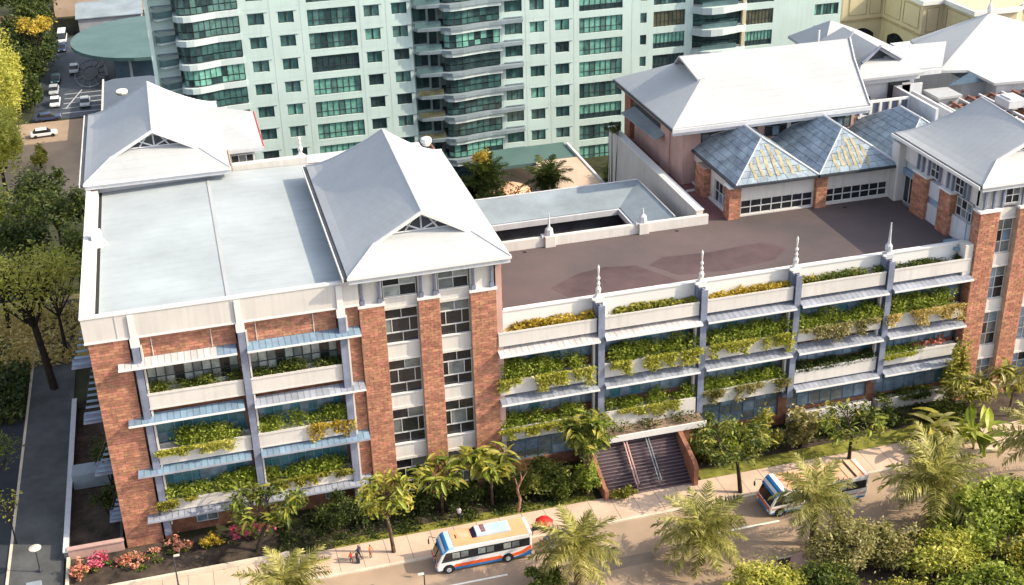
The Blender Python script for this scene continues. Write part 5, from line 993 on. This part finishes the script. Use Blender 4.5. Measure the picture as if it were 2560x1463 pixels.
def palm(label, base, h, sc=1.0, n=30, lean=(0, 0)):
    t = thing('date_palm', base, label, 'palm', 'date palms along the street'); b = Vector(base); top = b+Vector((lean[0], lean[1], h)); mb = MB(); K = 9
    mb.tube([b.lerp(top, i/K)+Vector((0, 0, 0)) for i in range(K+1)], [.32+.06*(i % 2) for i in range(K)]+[.42], 9); mb.build('trunk', M['bark'], t)
    ring = MB()
    for i in range(26): a = i*2.4; z = .75+.25*i/26; p = b.lerp(top, z); ring.tube([p, p+Vector((math.cos(a)*.55, math.sin(a)*.55, .45))], [.09, .03], 4)
    ring.build('frond_stubs', M['bark_p'], t)
    for i in range(n):
        a = i*2.39996+random.uniform(-.3, .3); el = -1.2+1.75*(i/n)**.9+random.uniform(-.14, .14); s = sc*random.uniform(.75, 1.15)
        o = place('frond', FR[i % 6], top+Vector((0, 0, .1)), t, rot=(random.uniform(-.15, .15), el, a)); o.scale = (s, s, s)
palm('date palm behind the rear of the nearer bus', (41.4, -18.6, .1), 4.0, 1.12, 40)
palm('date palm in the middle of the street opposite the stair', (53.8, -19.3, .1), 3.6, 1.22, 42)
palm('date palm whose crown hides the side of the far bus', (65.4, -19.6, .1), 5.2, 1.12, 36)
palm('tall date palm beyond the far bus', (78.2, -20.0, .1), 4.6, 1.5, 46)
palm('date palm cut by the edge below the corner tower', (92.0, -18.0, .1), 5.2, 1.45, 42)
palm('date palm cut by the bottom edge near the small group of people', (14.4, -17.6, .1), 5.2, 1.15, 36)
# median trees in the foreground
def bush_tree(label, c, r, n, m_, size=.5, trunk=True, name='broadleaf_tree', k=None, grp='leafy trees in the street median'):
    t = thing(name, (c[0], c[1], 0), label, 'tree', grp); mb = MB(); tree_skeleton(mb, (c[0], c[1], 0), c[2]+r[2]*.5, r[0]*.7, 5, .16+.03*r[0], lift=.45); mb.build('trunk', M['bark_d'], t)
    leaf_mesh('crown', clumps(c, r, int(n*1.7), k or n//75), size*.84, m_, parent=t, kind='stuff', asp=.5); return t
bush_tree('cream leaved tree under the palm by the far bus', (66.6, -23.8, 2.6), (3.6, 2.7, 3.4), 5200, 'leaf_cream', .40)
bush_tree('pale leaved tree right of the cream leaved tree', (70.8, -25.2, 1.8), (3.0, 2.4, 2.8), 3800, 'leaf_cream', .42)
bush_tree('low bright bush tree below the palm opposite the stair', (57.6, -25.6, 1.7), (3.4, 2.4, 2.4), 3600, 'leaf_lime', .42)
bush_tree('small olive bush beside the trunk of the palm near the bus', (38.3, -19.0, 1.3), (2.3, 1.5, 1.6), 1500, 'leaf_mid', .36)
bush_tree('big bright green tree in the picture corner', (79.5, -24.6, 2.4), (4.0, 3.0, 3.6), 5600, 'leaf_bright', .55)
bush_tree('bushy yellow tree in the lowest corner of the picture', (84.5, -29.5, 1.5), (4.4, 2.6, 2.6), 4200, 'leaf_yel', .5)
bush_tree('leafy tree filling the bottom edge beside the corner', (77.5, -31.0, .8), (4.4, 2.4, 2.2), 3800, 'leaf_bright', .5)
bush_tree('low leafy tree along the bottom edge beyond the mound', (69.5, -30.0, .4), (4.0, 2.2, 2.0), 3400, 'leaf_yel', .45)
bush_tree('large leaved green tree next to the corner one', (84.8, -23.6, 2.8), (3.6, 3.0, 3.4), 5000, 'leaf_bright', .6)
bush_tree('yellow green tree along the bottom edge between the others', (75.0, -27.2, 1.8), (3.6, 2.6, 2.6), 4400, 'leaf_lime', .5)
bush_tree('green tree cut by the picture edge under the last palm', (90.5, -23.0, 2.0), (3.4, 3.0, 3.0), 4200, 'leaf_bright', .55)
bush_tree('low olive tree along the bottom edge near the mound', (63.0, -27.0, 1.2), (3.0, 2.0, 2.2), 3000, 'leaf_mid', .42)
bigleaf_tree('clump of huge pale banana leaves beyond the far bus', (86.0, -8.6, .1), 3.6, 1.6, ['leaf_cream', 'leaf_yel'], 46, .1, ll=2.6, name='banana_plant', extra=0, lift=.3)
bigleaf_tree('bright green banana leaves beside the pale clump', (89.8, -9.8, .1), 3.0, 1.3, ['leaf_bright'], 26, .1, ll=3.2, name='banana_plant', extra=0, lift=.3)
tag(MB().lathe((63.2, -22.4, 0), [(0, 1.6), (.4, 1.5), (.9, 1.0), (1.2, .3)], 9).build('soil_mound', M['pink_wall'], smooth=True), 'pinkish earth mound under the palm near the far bus', 'mound')
# far left greenery
def dark_tree(label, c, r, n, m_='leaf_dark', size=.7, **k): return bush_tree(label, c, r, n, m_, size, grp='dark trees west of the building', **k)
DT = [((-12.5, 64, 8), (5.5, 5, 5), 'dark tree canopy beside the sunlit flat roof'), ((-8.5, 74, 8), (5.5, 5.5, 5), 'dark tree crown below the pavilion roof corner'), ((-18.5, 72, 8.5), (5, 6, 5), 'dark tree at the picture edge below the tall golden hedge'), ((-12, 83, 7), (5, 5, 5), 'dark tree crown behind the gabled pavilion edge'), ((-5.5, 60, 6), (3.6, 5, 4.5), 'dark tree squeezed against the building side'), ((-15, 54, 7), (4.5, 4.5, 4.5), 'dark tree behind the golden branching tree')]
for c, r, lb in DT: dark_tree(lb, c, r, 1700, 'leaf_mid' if 'golden' in lb or 'squeezed' in lb else 'leaf_dark', .72, k=26)
DT2 = [((-19.5, 172, 3), (5, 8, 6), 'dark tree beside the parked cars at the plaza'), ((-21, 188, 4), (6, 8, 7), 'dark tree before the red shed'), ((-20, 204, 5), (5.5, 8, 8), 'dark tree above the white van'), ((-19.5, 222, 6), (6, 8, 9), 'tall dark tree near the top edge'), ((-30, 225, 6), (7, 9, 8), 'green tree at the top corner of the picture'), ((-18.5, 157, 2), (3.5, 8, 4), 'low dark tree along the plaza edge'), ((-2, 250, 5), (8, 8, 8), 'dark tree beyond the low pink roofed building'), ((-14, 258, 5), (8, 8, 8), 'dark tree at the very top of the picture'), ((8, 238, 5), (6, 8, 9), 'dark green tree beside the apartment block edge')]
for c, r, lb in DT2: dark_tree(lb, c, r, 2000, 'leaf_dark' if 'green' not in lb else 'leaf_mid', 1.0)
bush_tree('golden layered tree crown above the parked cars', (-17.2, 182, 9), (4.6, 6.0, 2.2), 1100, 'leaf_gold', .8, grp='golden trees west of the building')
for k in range(6):
    y = 108+k*10; bush_tree(['tall golden cypress nearest the flat roof', 'second golden cypress of the tall row', 'third golden cypress of the tall row', 'fourth golden cypress, beside the white car', 'fifth golden cypress, near the plaza', 'last golden cypress of the row'][k], (-19.4-.75*k*.9, y, 6.5), (3.6, 6.5, 8.5), 3600, 'leaf_lime', .7, name='cypress_tree', grp='tall golden cypresses along the drive', k=50)
bush_tree('small bright bush beside the white car on the drive', (-14.0, 116, 1.5), (1.6, 3, 2.2), 900, 'leaf_yel', .6, grp='golden trees west of the building')
# branching trees at the left edge, sunlit yellow put into their crown colour
def branchy(label, base, top, spread, rad, m_, n, nb=6, size=.34, lift=.4, lean=(0, 0)):
    t = thing('branching_tree', base, label, 'tree'); mb = MB(); tips = []
    for q in range(2): tips += tree_skeleton(mb, base, top, spread*(1-.25*q), nb, rad*(1-.3*q), lean, lift+.12*q)
    mb.build('trunk', M['bark_d'], t); C_ = np.concatenate([np.array(tuple(p))+rng.normal(size=(n//len(tips), 3))*np.array([spread*.2, spread*.2, .55]) for p in tips]); leaf_mesh('crown', C_, size, m_, parent=t, kind='stuff')
branchy('open branching golden tree beside the building side wall', (-8.5, 35.2, .1), 17.0, 6.0, .42, 'leaf_lime', 3000, 7, .46, .5, (-.8, .5))
branchy('thin golden tree behind the open branching one', (-7.4, 44.5, .1), 13.0, 4.2, .22, 'leaf_lime', 1700, 5, .42)
branchy('bare shaded tree at the picture edge beside the side road', (-15.5, 26, 0), 12, 5.0, .25, 'leaf_dark', 1300, 6, .4)
branchy('small green leafed tree over the side pavement', (-13.2, 12.5, 0), 7.5, 3.0, .14, 'leaf_mid', 700, 5, .4)
branchy('thin pale stemmed sapling at the kerb of the side road', (-10.9, 4.0, .1), 6.0, 1.5, .08, 'leaf_yel', 130, 4, .35)
tag(leaf_mesh('sun_toned_ground_cover', np.stack([rng.uniform(-22, -3, 5200), rng.uniform(41, 58, 5200), rng.uniform(.1, 1.1, 5200)], 1), .6, 'leaf_straw', kind='stuff'), 'undergrowth with sunlit gold put into its colour beyond the shaded side pavement', 'foliage')  # sunlight is painted into the leaf colour; the spot lies in shade
sheet('sun_toned_ground', [(-40, 40), (-.5, 40), (-.5, 62), (-40, 62)], .01, 'dirt')  # yellow sheet with sunlight painted into its colour
tag(leaf_mesh('dark_undergrowth', np.stack([rng.uniform(-30, -11.6, 5000), rng.uniform(28, 42, 5000), rng.uniform(.1, 1.5, 5000)], 1), .7, 'leaf_dark', kind='stuff'), 'dark undergrowth beside the shaded side road', 'foliage')
tag(leaf_mesh('far_undergrowth', np.stack([rng.uniform(-60, 15, 9000), rng.uniform(62, 320, 9000), rng.uniform(.1, 1.8, 9000)], 1), 1.1, 'leaf_dark', kind='stuff'), 'dark undergrowth between the distant trees', 'foliage') if False else None
shrub('yard_shrub', 'rounded olive shrub between the sunshades in the shaded yard', (-1.5, 11.5, 4.4), (1.5, 1.6, 2.2), 1000, 'leaf_dark', .32); shrub('yard_shrub', 'olive shrub beside the lowest sunshade in the yard', (-1.6, 5.6, 2.3), (1.4, 1.5, 2.0), 900, 'leaf_dark', .32)
# court plants
FD = []
for f_ in FR: q_ = f_.copy(); q_.materials.clear(); q_.materials.append(M['leaf_dark']); FD.append(q_)
palm_c = thing('fan_palm', (52.2, 58, 0), 'fan palm with pale flower clusters rising behind the tower roof', 'palm'); MB().tube([(52.2, 58, 0), (52.2, 58, 10.5)], [.35, .25], 8).build('trunk', M['bark'], palm_c)
for i in range(30): a = i*2.4; o = place('frond', FD[i % 6], (52.2, 58, 10.8), palm_c, rot=(0, -1.35+1.5*(i/30), a)); o.scale = (1.15, 1.5, 1.15)
leaf_mesh('flower_cluster', clumps((51.8, 57.5, 14.6), (1.5, 1.2, 1.8), 260, 12), .5, 'leaf_gold', parent=palm_c, kind='stuff')
leaf_mesh('foliage', clumps((52.2, 58, 10.2), (2.0, 1.8, 3.0), 500, 12), .8, 'leaf_dark', parent=palm_c, kind='stuff', asp=.25)
palm_d = thing('court_palm', (61.0, 56, 0), 'dark feathery palm in front of the court canopy', 'palm'); MB().tube([(61, 56, 0), (61, 56, 10)], [.3, .22], 8).build('trunk', M['bark_d'], palm_d)
for i in range(26): a = i*2.4; o = place('frond', FD[i % 6], (61, 56, 10.4), palm_d, rot=(0, -1.25+1.5*(i/26), a)); o.scale = (1.1, 1.3, 1.1)
leaf_mesh('foliage', clumps((61.0, 56, 9.8), (1.8, 1.8, 2.8), 1500, 18), .5, 'leaf_dark', parent=palm_d, kind='stuff', asp=.3)
bush_tree('narrow dark tree against the hall parapet end', (70.6, 52, 11), (1.4, 1.4, 4.5), 1400, 'leaf_mid', .4, grp='trees in the rear court')
bush_tree('dark tree filling the gap between the court canopy and the hall', (77.5, 66, 4.5), (3.6, 4.5, 4.0), 2400, 'leaf_dark', .6, grp='trees in the rear court')
bush_tree('low dark tree behind the courtyard roof end', (56, 66, 4), (3.4, 3, 3.5), 1600, 'leaf_dark', .5, grp='trees in the rear court')
shrub('ledge_shrub', 'dark shrub on the ledge beside the hall side opening', (67.0, 44.5, 21.4), (1.2, 1.6, 1.1), 600, 'leaf_dark', .3)
bush_tree('yellow leafed tree before the arched windows of the cream building', (124, 76, 16), (2.6, 2.4, 4.5), 1000, 'leaf_gold', .7, grp='trees near the cream building')
bush_tree('yellow tree at the picture edge before the cream building', (149.5, 70, 16), (2.6, 2.4, 4.5), 900, 'leaf_gold', .7, grp='trees near the cream building')
# ================================================================ 12  buses
def bus(label, x0, x1, y0, y1, h, style):
    t = thing('city_bus', ((x0+x1)/2, (y0+y1)/2, 0), label, 'bus', 'city buses on the street'); L_ = x1-x0; W = y1-y0
    prof = [(x0+.05, .35), (x0, .9), (x0+.12, 1.25), (x0+.75, h-.35), (x0+1.15, h-.05), (x1-.25, h-.05), (x1-.02, h-.3), (x1, .6), (x1-.1, .35)]
    MB().prism(prof, 'xz', y0, y1).build('body', M['bus_white'], t, bevel=.12)
    rf = M['bus_orange'] if style == 0 else M['bus_peach']
    MB().prism([(x0+1.75, y0+.02), (x1-.35, y0+.02), (x1-.35, y1-.02), (x0+1.75, y1-.02)], 'xy', h-.1, h+.03).build('roof', rf, t, bevel=.06)
    MB().prism([(x0+.62, h-.5), (x0+1.15, h-.02), (x0+1.74, h+.02), (x0+1.74, h-.2), (x0+.95, h-.45)], 'xz', y0-.015, y1+.015).build('roof_front_cap', M['bus_sky' if style == 0 else 'bus_white'], t)
    MB().prism([(x0+.5, h-.75), (x0+1.0, h-.08), (x0+1.22, h+.03), (x0+1.3, h-.1), (x0+.8, h-.6)], 'xz', y0-.03, y1+.03).build('front_brow', M['bus_blue'], t)
    MB().prism([(x0+.09, 1.28), (x0+.62, h-.62), (x0+.66, h-.62), (x0+.15, 1.28)], 'xz', y0+.15, y1-.15).build('windscreen', M['glassd'], t); MB().box(x0-.05, x0+.25, (y0+y1)/2-.03, (y0+y1)/2+.03, 1.3, 1.4).tube([(x0+.06, (y0+y1)/2, 1.28), (x0+.58, (y0+y1)/2, h-.62)], .03, 4).build('windscreen_post', M['black'], t)
    MB().box(x0-.04, x0+.15, y0+.1, y1-.1, .4, .85).build('front_bumper', M['bus_blue'], t, bevel=.04); MB().box(x0-.03, x0+.14, y0+.1, y1-.1, .86, 1.12).build('front_band', M['bus_stripe'], t)
    for y in (y0+.35, y1-.35): MB().box(x0-.07, x0, y-.2, y+.2, .62, .8).build('headlight', M['paint'], t)
    for s, y in ((-1, y0), (1, y1)):
        ya, yb = (y-.03, y-.001) if s < 0 else (y+.001, y+.03)
        MB().prism([(x0+.45, 1.35), (x0+.95, h-.6), (x1-.25, h-.55), (x1-.25, 1.55)], 'xz', ya, yb).build('window_band', M['glassd'], t)
        n = 9; ww = (L_-1.9)/n
        for i in range(n):
            xa = x0+1.5+i*ww; pm = ['g_pale', 'g_grey', 'g_dark', 'g_pale', 'g_grey', 'g_dark'][i % 6]
            place('window_pane', boxmesh((ww-.12, .02, .62), M[pm], 'window_pane'), (xa+ww/2, y+s*.04, (1.6+h-.6)/2+.0), t)
        if style == 0:
            MB().prism([(x0+1.6, .72), (x0+1.9, .95), (x1-3.2, .95), (x1-2.9, .72), (x1-2.9, .60), (x0+1.6, .60)], 'xz', ya-.005*1, yb+.005).prism([(x1-2.3, .62), (x1-2.2, .85), (x1-1.1, 1.05), (x1-.1, 1.55), (x1-.1, 1.1), (x1-1.0, .68), (x1-2.0, .55)], 'xz', ya-.005, yb+.005).build('side_stripe', M['bus_stripe'], t)
            MB().prism([(x0+1.6, .35), (x0+1.6, .58), (x1-2.9, .58), (x1-2.9, .35)], 'xz', ya, yb).prism([(x1-2.0, .35), (x1-1.0, .62), (x1-.1, 1.05), (x1-.1, .38)], 'xz', ya, yb).build('skirt', M['bus_blue'], t)
        else: MB().prism([(x0+.3, .35), (x0+.3, .55), (x1-.3, .55), (x1-.3, .35)], 'xz', ya, yb).build('skirt', M['bus_blue'], t); MB().box(x0+.3, x1-.3, ya, yb, .9, 1.05).build('side_stripe', M['pink_wall'], t)
        for xw in (x0+1.15, x1-2.5):
            ar = [(xw+.58*math.cos(math.pi*i/8), .45+.58*math.sin(math.pi*i/8)) for i in range(9)]
            MB().prism(ar+[(xw-.58, .3), (xw+.58, .3)], 'xz', ya-.012, yb+.012).build('wheel_arch', M['black'], t)
            wv = MB().tube([(xw, y+s*.10, .46), (xw, y-s*.28, .46)], .46, 16).build('wheel', M['black'], t); MB().tube([(xw, y+s*.13, .46), (xw, y+s*.08, .46)], .25, 12).tube([(xw, y+s*.16, .46), (xw, y+s*.08, .46)], .09, 8).build('rim', M['car_silver'], wv)
    for y in (y0-.28, y1+.28): MB().tube([(x0+.5, y0 if y < y0 else y1, h-.5), (x0-.1, y, h-.45), (x0-.15, y, h-.8)], .03, 5).box(x0-.22, x0-.12, y-.12, y+.12, h-1.25, h-.8).build('mirror', M['black'], t)
    MB().box(x1-.34, x1-.02, y0+.0, y1-.0, h-.35, h+.0).build('rear_trim', M['bus_white'], t, bevel=.05)
    for y in (y0+.3, y1-.3): MB().box(x1-.001, x1+.05, y-.15, y+.15, .9, 1.25).build('tail_light', M['red'], t)
    MB().box(x1-.12, x1+.04, y0+.5, y1-.5, 1.6, h-.5).build('rear_window', M['glassd'], t)
    if style == 0:
        ac = MB().prism([(x0+4.2, y0+.75), (x0+7.6, y0+.75), (x0+7.6, y1-.35), (x0+4.2, y1-.35)], 'xy', h+.03, h+.33).build('air_conditioner', M['bus_sky'], t, bevel=.05)
        MB().prism([(x0+3.75, h+.03), (x0+4.19, h+.36), (x0+4.19, h+.03)], 'xz', y0+.8, y1-.4).build('duct_front', M['c_navy'], ac)
        for k in range(3): MB().box(x0+4.75, x0+5.2, y0+1.05+k*.42, y0+1.4+k*.42, h+.331, h+.37).build('vent_fan', M['maroon'], ac)
        MB().box(x0+4.3, x0+4.7, y0+.95, y1-.5, h+.332, h+.352).build('vent_panel', M['bus_white'], ac)
        MB().box(x0+2.2, x0+2.3, y0+1.2, y0+1.8, h+.031, h+.06).build('roof_slot', M['black'], t); MB().box(x0+2.45, x0+3.6, y0+1.1, y0+2.0, h+.031, h+.05).build('roof_hatch', M['bus_peach'], t)
    else:
        for k in range(5): MB().box(x0+3.2+k*1.8, x0+3.28+k*1.8, y0+.1, y1-.1, h+.031, h+.06).build('roof_seam', M['rust'], t)
        for q in (([(x0+2.1, y0+.5), (x0+3.0, y0+1.6), (x0+4.6, y0+1.9), (x0+6.2, y0+2.4)]), ([(x0+2.1, y0+.5), (x0+3.4, y0+.6), (x0+4.6, y0+.9), (x0+6.0, y0+1.0)]), ([(x0+1.9, y0+1.9), (x0+2.6, y0+1.2), (x0+3.0, y0+.6)])): MB().tube([(p[0], p[1], h+.03) for p in q], [.12, .09, .07, .04][:len(q)], 5).build('rust_stain', M['bus_orange'], t)
        MB().box(x1-1.6, x1-1.35, y0+.05, y1-.05, h+.031, h+.08).build('roof_strip', M['black'], t)
    return t
bus('orange roofed white bus with a light blue roof unit driving left of the palms', 28.9, 38.45, -13.35, -10.75, 3.0, 0)
bus('peach roofed bus with a blue brow half hidden by a palm', 63.2, 74.2, -14.5, -11.4, 3.05, 1)
# cars in the plaza
def car(label, c, m_, ang, L_=4.6, van=0):
    t = thing('parked_car' if not van else 'parked_van', (c[0], c[1], 0), label, 'van' if van else 'car', 'cars parked by the plaza and drive'); W = 1.9
    t.rotation_euler = (0, 0, 0); hb_ = L_/2; h = 1.5 if not van else 2.2
    def R(x, y): ca, sa = math.cos(ang), math.sin(ang); return c[0]+x*ca-y*sa, c[1]+x*sa+y*ca
    def pr(poly, w, name, mm, par, bev=0):
        b = MB()
        for s in (-1, 1):
            for x, z in poly: X, Y_ = R(x, s*w/2); b.v.append((X, Y_, z))
        n = len(poly); b.f = [tuple(range(n)), tuple(range(2*n-1, n-1, -1))]+[(i, n+i, n+(i+1) % n, (i+1) % n) for i in range(n)]; b.m = [0]*len(b.f); return b.build(name, M[mm], par, bevel=bev)
    pr([(-hb_, .35), (-hb_, .85), (-hb_+.1, .95), (hb_-.1, .85), (hb_, .7), (hb_, .35)], W, 'body', m_, t, .08)
    if van: pr([(-hb_+.05, .95), (-hb_+.1, h), (hb_-1.3, h), (hb_-.7, .95)], W-.1, 'cabin', 'glassd', t, .05); pr([(-hb_+.1, h), (-hb_+.1, h+.06), (hb_-1.25, h+.06), (hb_-1.25, h)], W-.15, 'roof', m_, t)
    else: pr([(-hb_+.5, .93), (-hb_+1.0, h-.05), (.6, h-.05), (1.35, .9)], W-.2, 'cabin', 'glassd', t, .05); pr([(-hb_+1.0, h-.05), (-hb_+1.05, h+.02), (.58, h+.02), (.62, h-.05)], W-.3, 'roof', m_, t)
    for x in (-hb_+.85, hb_-.85):
        for s in (-1, 1): a, b_ = R(x, s*W/2*1.02), R(x, s*W/2*.75); MB().tube([(a[0], a[1], .33), (b_[0], b_[1], .33)], .33, 10).build('wheel', M['black'], t)
    for s in (-.6, .6): a = R(hb_, s); MB().obox((a[0], a[1], .65), (.1, .35, .15), ang).build('headlight', M['paint'], t)
H_ = math.pi/2
for lb, c, m_, a, v in (('white van with dark windows at the top of the plaza', (-13.4, 203), 'car_white', -H_, 1), ('dark blue car behind the white van', (-13.2, 194), 'car_navy', -H_, 0), ('white car stopped beside the round paving', (-10.0, 175.5), 'car_white', -H_, 0), ('dark teal car in the shaded parking row', (-13.6, 169), 'car_teal', -H_, 0), ('silver white car in the middle of the parking row', (-13.6, 161), 'car_silver', -H_, 0), ('white car at the near end of the parking row', (-13.0, 152.5), 'car_white', -H_, 0), ('grey car turning near the radial paving strips', (-7.2, 150.5), 'car_silver', -H_, 0), ('white car on the sunlit drive by the golden cypresses', (-14.3, 133.5), 'car_white', .1, 0), ('dark car at the plaza end of the drive', (-14, 143), 'car_navy', .1, 0)): car(lb, c, m_, a, 4.8 if not v else 6.5, v)
sv = thing('silver_car', (42, -12.6, 0), 'car roof glimpsed under the palm behind the nearer bus', 'car')
MB().prism([(40.0, .35), (40.0, .9), (41, 1.0), (41.8, 1.5), (43.4, 1.5), (44.2, .95), (44.3, .35)], 'xz', -13.4, -11.7).build('body', M['car_navy'], sv, bevel=.1); MB().prism([(41.1, 1.0), (41.9, 1.44), (43.3, 1.44), (44.0, 1.0)], 'xz', -13.43, -11.67).build('side_window', M['glassd'], sv)
for x in (40.9, 43.4):
    for y in (-13.42, -11.9): MB().tube([(x, y, .33), (x, y+.22, .33)], .33, 10).build('wheel', M['black'], sv)
rp_ = thing('red_umbrella', (40.6, -10.9, .14), 'red parasol standing at the kerb behind the nearer bus', 'parasol')
MB().tube([(40.6, -10.2, .14), (40.6, -10.2, 2.0)], .03, 6).build('pole', M['car_silver'], rp_); MB().lathe((40.6, -10.2, 1.55), [(0, .95), (.25, .7), (.45, .3), (.52, .02)], 8).build('canopy', M['red'], rp_)
tag(MB().box(39.6, 41.4, -9.6, -9.25, .14, .55).build('pavement_bench', M['dark_steel'], bevel=.03), 'dark low bench slab on the pavement behind the nearer bus', 'bench')
for x, y in ((22.5, -13.2), (46.5, -14.6), (58.5, -12.2)): tag(MB().tube([(x, y, .004), (x, y, .012)], .38, 14).build('manhole_cover', M['asphalt_d']), None, None, None, 'structure')
for x0_, x1_, y0_, y1_ in ((16, 21, -14.4, -12.9), (43.5, 50, -17.6, -16.0), (79, 88, -13.9, -12.7), (6, 9.5, -17, -15.9)): sheet('asphalt_patch', [(x0_, y0_), (x1_, y0_+.1), (x1_-.2, y1_), (x0_+.3, y1_-.05)], .003, 'patch')
# ================================================================ 13  people
def person(label, x, y, z, h, shirt, legs, ang=0, stride=.18, arms=(.25, .1), hair='hair'):
    s = h/1.75; me = bpy.data.meshes.new('body')
    J = [(0, 0, .98), (0, 0, 1.22), (0, 0, 1.44), (0, 0, 1.53), (0.01, 0, 1.63), (.02, 0, 1.72),
         (0, .17, 1.42), (arms[0]*.5, .24, 1.15), (arms[0], .22, .92), (arms[0]+.05, .2, .83), (0, -.17, 1.42), (arms[1]*.5, -.24, 1.15), (arms[1], -.22, .92), (arms[1]+.05, -.2, .83),
         (0, .09, .92), (stride*.5, .10, .5), (stride*.4, .10, .08), (stride*.4+.16, .10, .05), (0, -.09, .92), (-stride*.3, -.10, .5), (-stride, -.10, .1), (-stride+.15, -.10, .05)]
    R_ = [.13, .13, .12, .06, .09, .085, .065, .05, .04, .045, .065, .05, .04, .045, .095, .065, .045, .035, .095, .065, .045, .035]
    E = [(0, 1), (1, 2), (2, 3), (3, 4), (4, 5), (2, 6), (6, 7), (7, 8), (8, 9), (2, 10), (10, 11), (11, 12), (12, 13), (0, 14), (14, 15), (15, 16), (16, 17), (0, 18), (18, 19), (19, 20), (20, 21)]
    me.from_pydata([(a*s, b*s, c*s) for a, b, c in J], E, []); o = bpy.data.objects.new('tmp', me); COL.objects.link(o)
    md = o.modifiers.new('s', 'SKIN'); sv_ = me.skin_vertices[0].data
    for i, r in enumerate(R_): sv_[i].radius = (r*s, r*s*(1.25 if i in (1, 2) else 1))
    sv_[0].use_root = True; o.modifiers.new('u', 'SUBSURF').levels = 1
    dg = bpy.context.evaluated_depsgraph_get(); m2 = bpy.data.meshes.new_from_object(o.evaluated_get(dg)); bpy.data.objects.remove(o)
    m2.materials.clear()
    for q in (M['skin'], M[shirt], M[legs], M[hair], M['black']): m2.materials.append(q)
    for p in m2.polygons:
        c = p.center/s; p.use_smooth = True
        if c.z > 1.5: p.material_index = 3 if (c.z > 1.66 or c.x < -.03) else 0
        elif abs(c.y) > .2 and c.z < 1.22: p.material_index = 0
        elif c.z > .95: p.material_index = 1
        elif c.z > .12: p.material_index = 2
        else: p.material_index = 4
    m2.name = 'person'
    o = place('person', m2, (x, y, z), None, rot=(0, 0, ang)); return tag(o, label, 'person', None)
person('small child in a red top standing at the kerb', 21.2, -9.15, .14, 1.35, 'c_red', 'c_dark', 2.2)
person('adult in dark navy clothes carrying a bag beside the children', 22.0, -8.95, .14, 1.85, 'c_navy', 'c_dark', 2.6, .3, (.45, -.2))
person('second child in dark clothes close to the adult', 21.75, -9.25, .14, 1.3, 'c_dark', 'c_navy', 1.0)
person('woman with long brown hair and a brown dress facing away', 23.15, -8.9, .14, 1.6, 'c_orange', 'c_brown', -.6, .05)
person('person in pale clothes on the grass behind the nearer bus', 32.9, -5.6, .12, 1.75, 'c_white', 'c_navy', 1.2, .1)
bag = tag(MB().box(21.7, 22.0, -9.5, -9.15, .14, .55).tube([(21.75, -9.32, .55), (21.85, -9.32, .75), (21.95, -9.32, .55)], .03, 5).build('carry_bag', M['c_navy'], bevel=.05), 'dark bag standing between the child and the adult', 'bag')
# ================================================================ 14  street furniture
def street_lamp(label, x, y, h, arm=0, style=0):
    t = thing('street_lamp', (x, y, .1), label, 'lamp', 'street lamps'); MB().tube([(x, y, .1), (x, y, h-.2)], [.09, .06], 7).tube([(x, y, h-.25), (x+arm, y, h-.05)], .05, 5).build('pole', M['dark_steel'], t); MB().lathe((x, y, .1), [(0, .22), (.3, .2), (.45, .1)], 8).build('base', M['dark_steel'], t)
    if style: MB().lathe((x, y, h-.2), [(0, .2), (.12, .55), (.22, .6), (.3, .2)], 12).build('lamp_head', M['lamp'], t)
    else: MB().box(x+arm-.28, x+arm+.28, y-.12, y+.12, h-.1, h+.04).build('lamp_head', M['lamp'], t, bevel=.03)
street_lamp('round headed lamp on the shaded side pavement corner', -8.3, -1.4, 3.0, 0, 1)
street_lamp('slim dark lamp post at the flower bed kerb', 4.7, -8.0, 4.0, .3)
street_lamp('white headed lamp rising from the bottom edge by the nearer bus', 26.5, -20, 6.0, -.3)
cab = thing('utility_cabinet', (-8.6, -4.8, .13), 'grey utility cabinet with a dark panel at the side pavement corner', 'cabinet'); MB().box(-9.3, -7.9, -5.4, -4.2, .13, 1.2).build('case', M['low_roof'], cab, bevel=.05); MB().box(-8.95, -8.3, -5.42, -5.401, .5, 1.0).build('door', M['dark_steel'], cab)
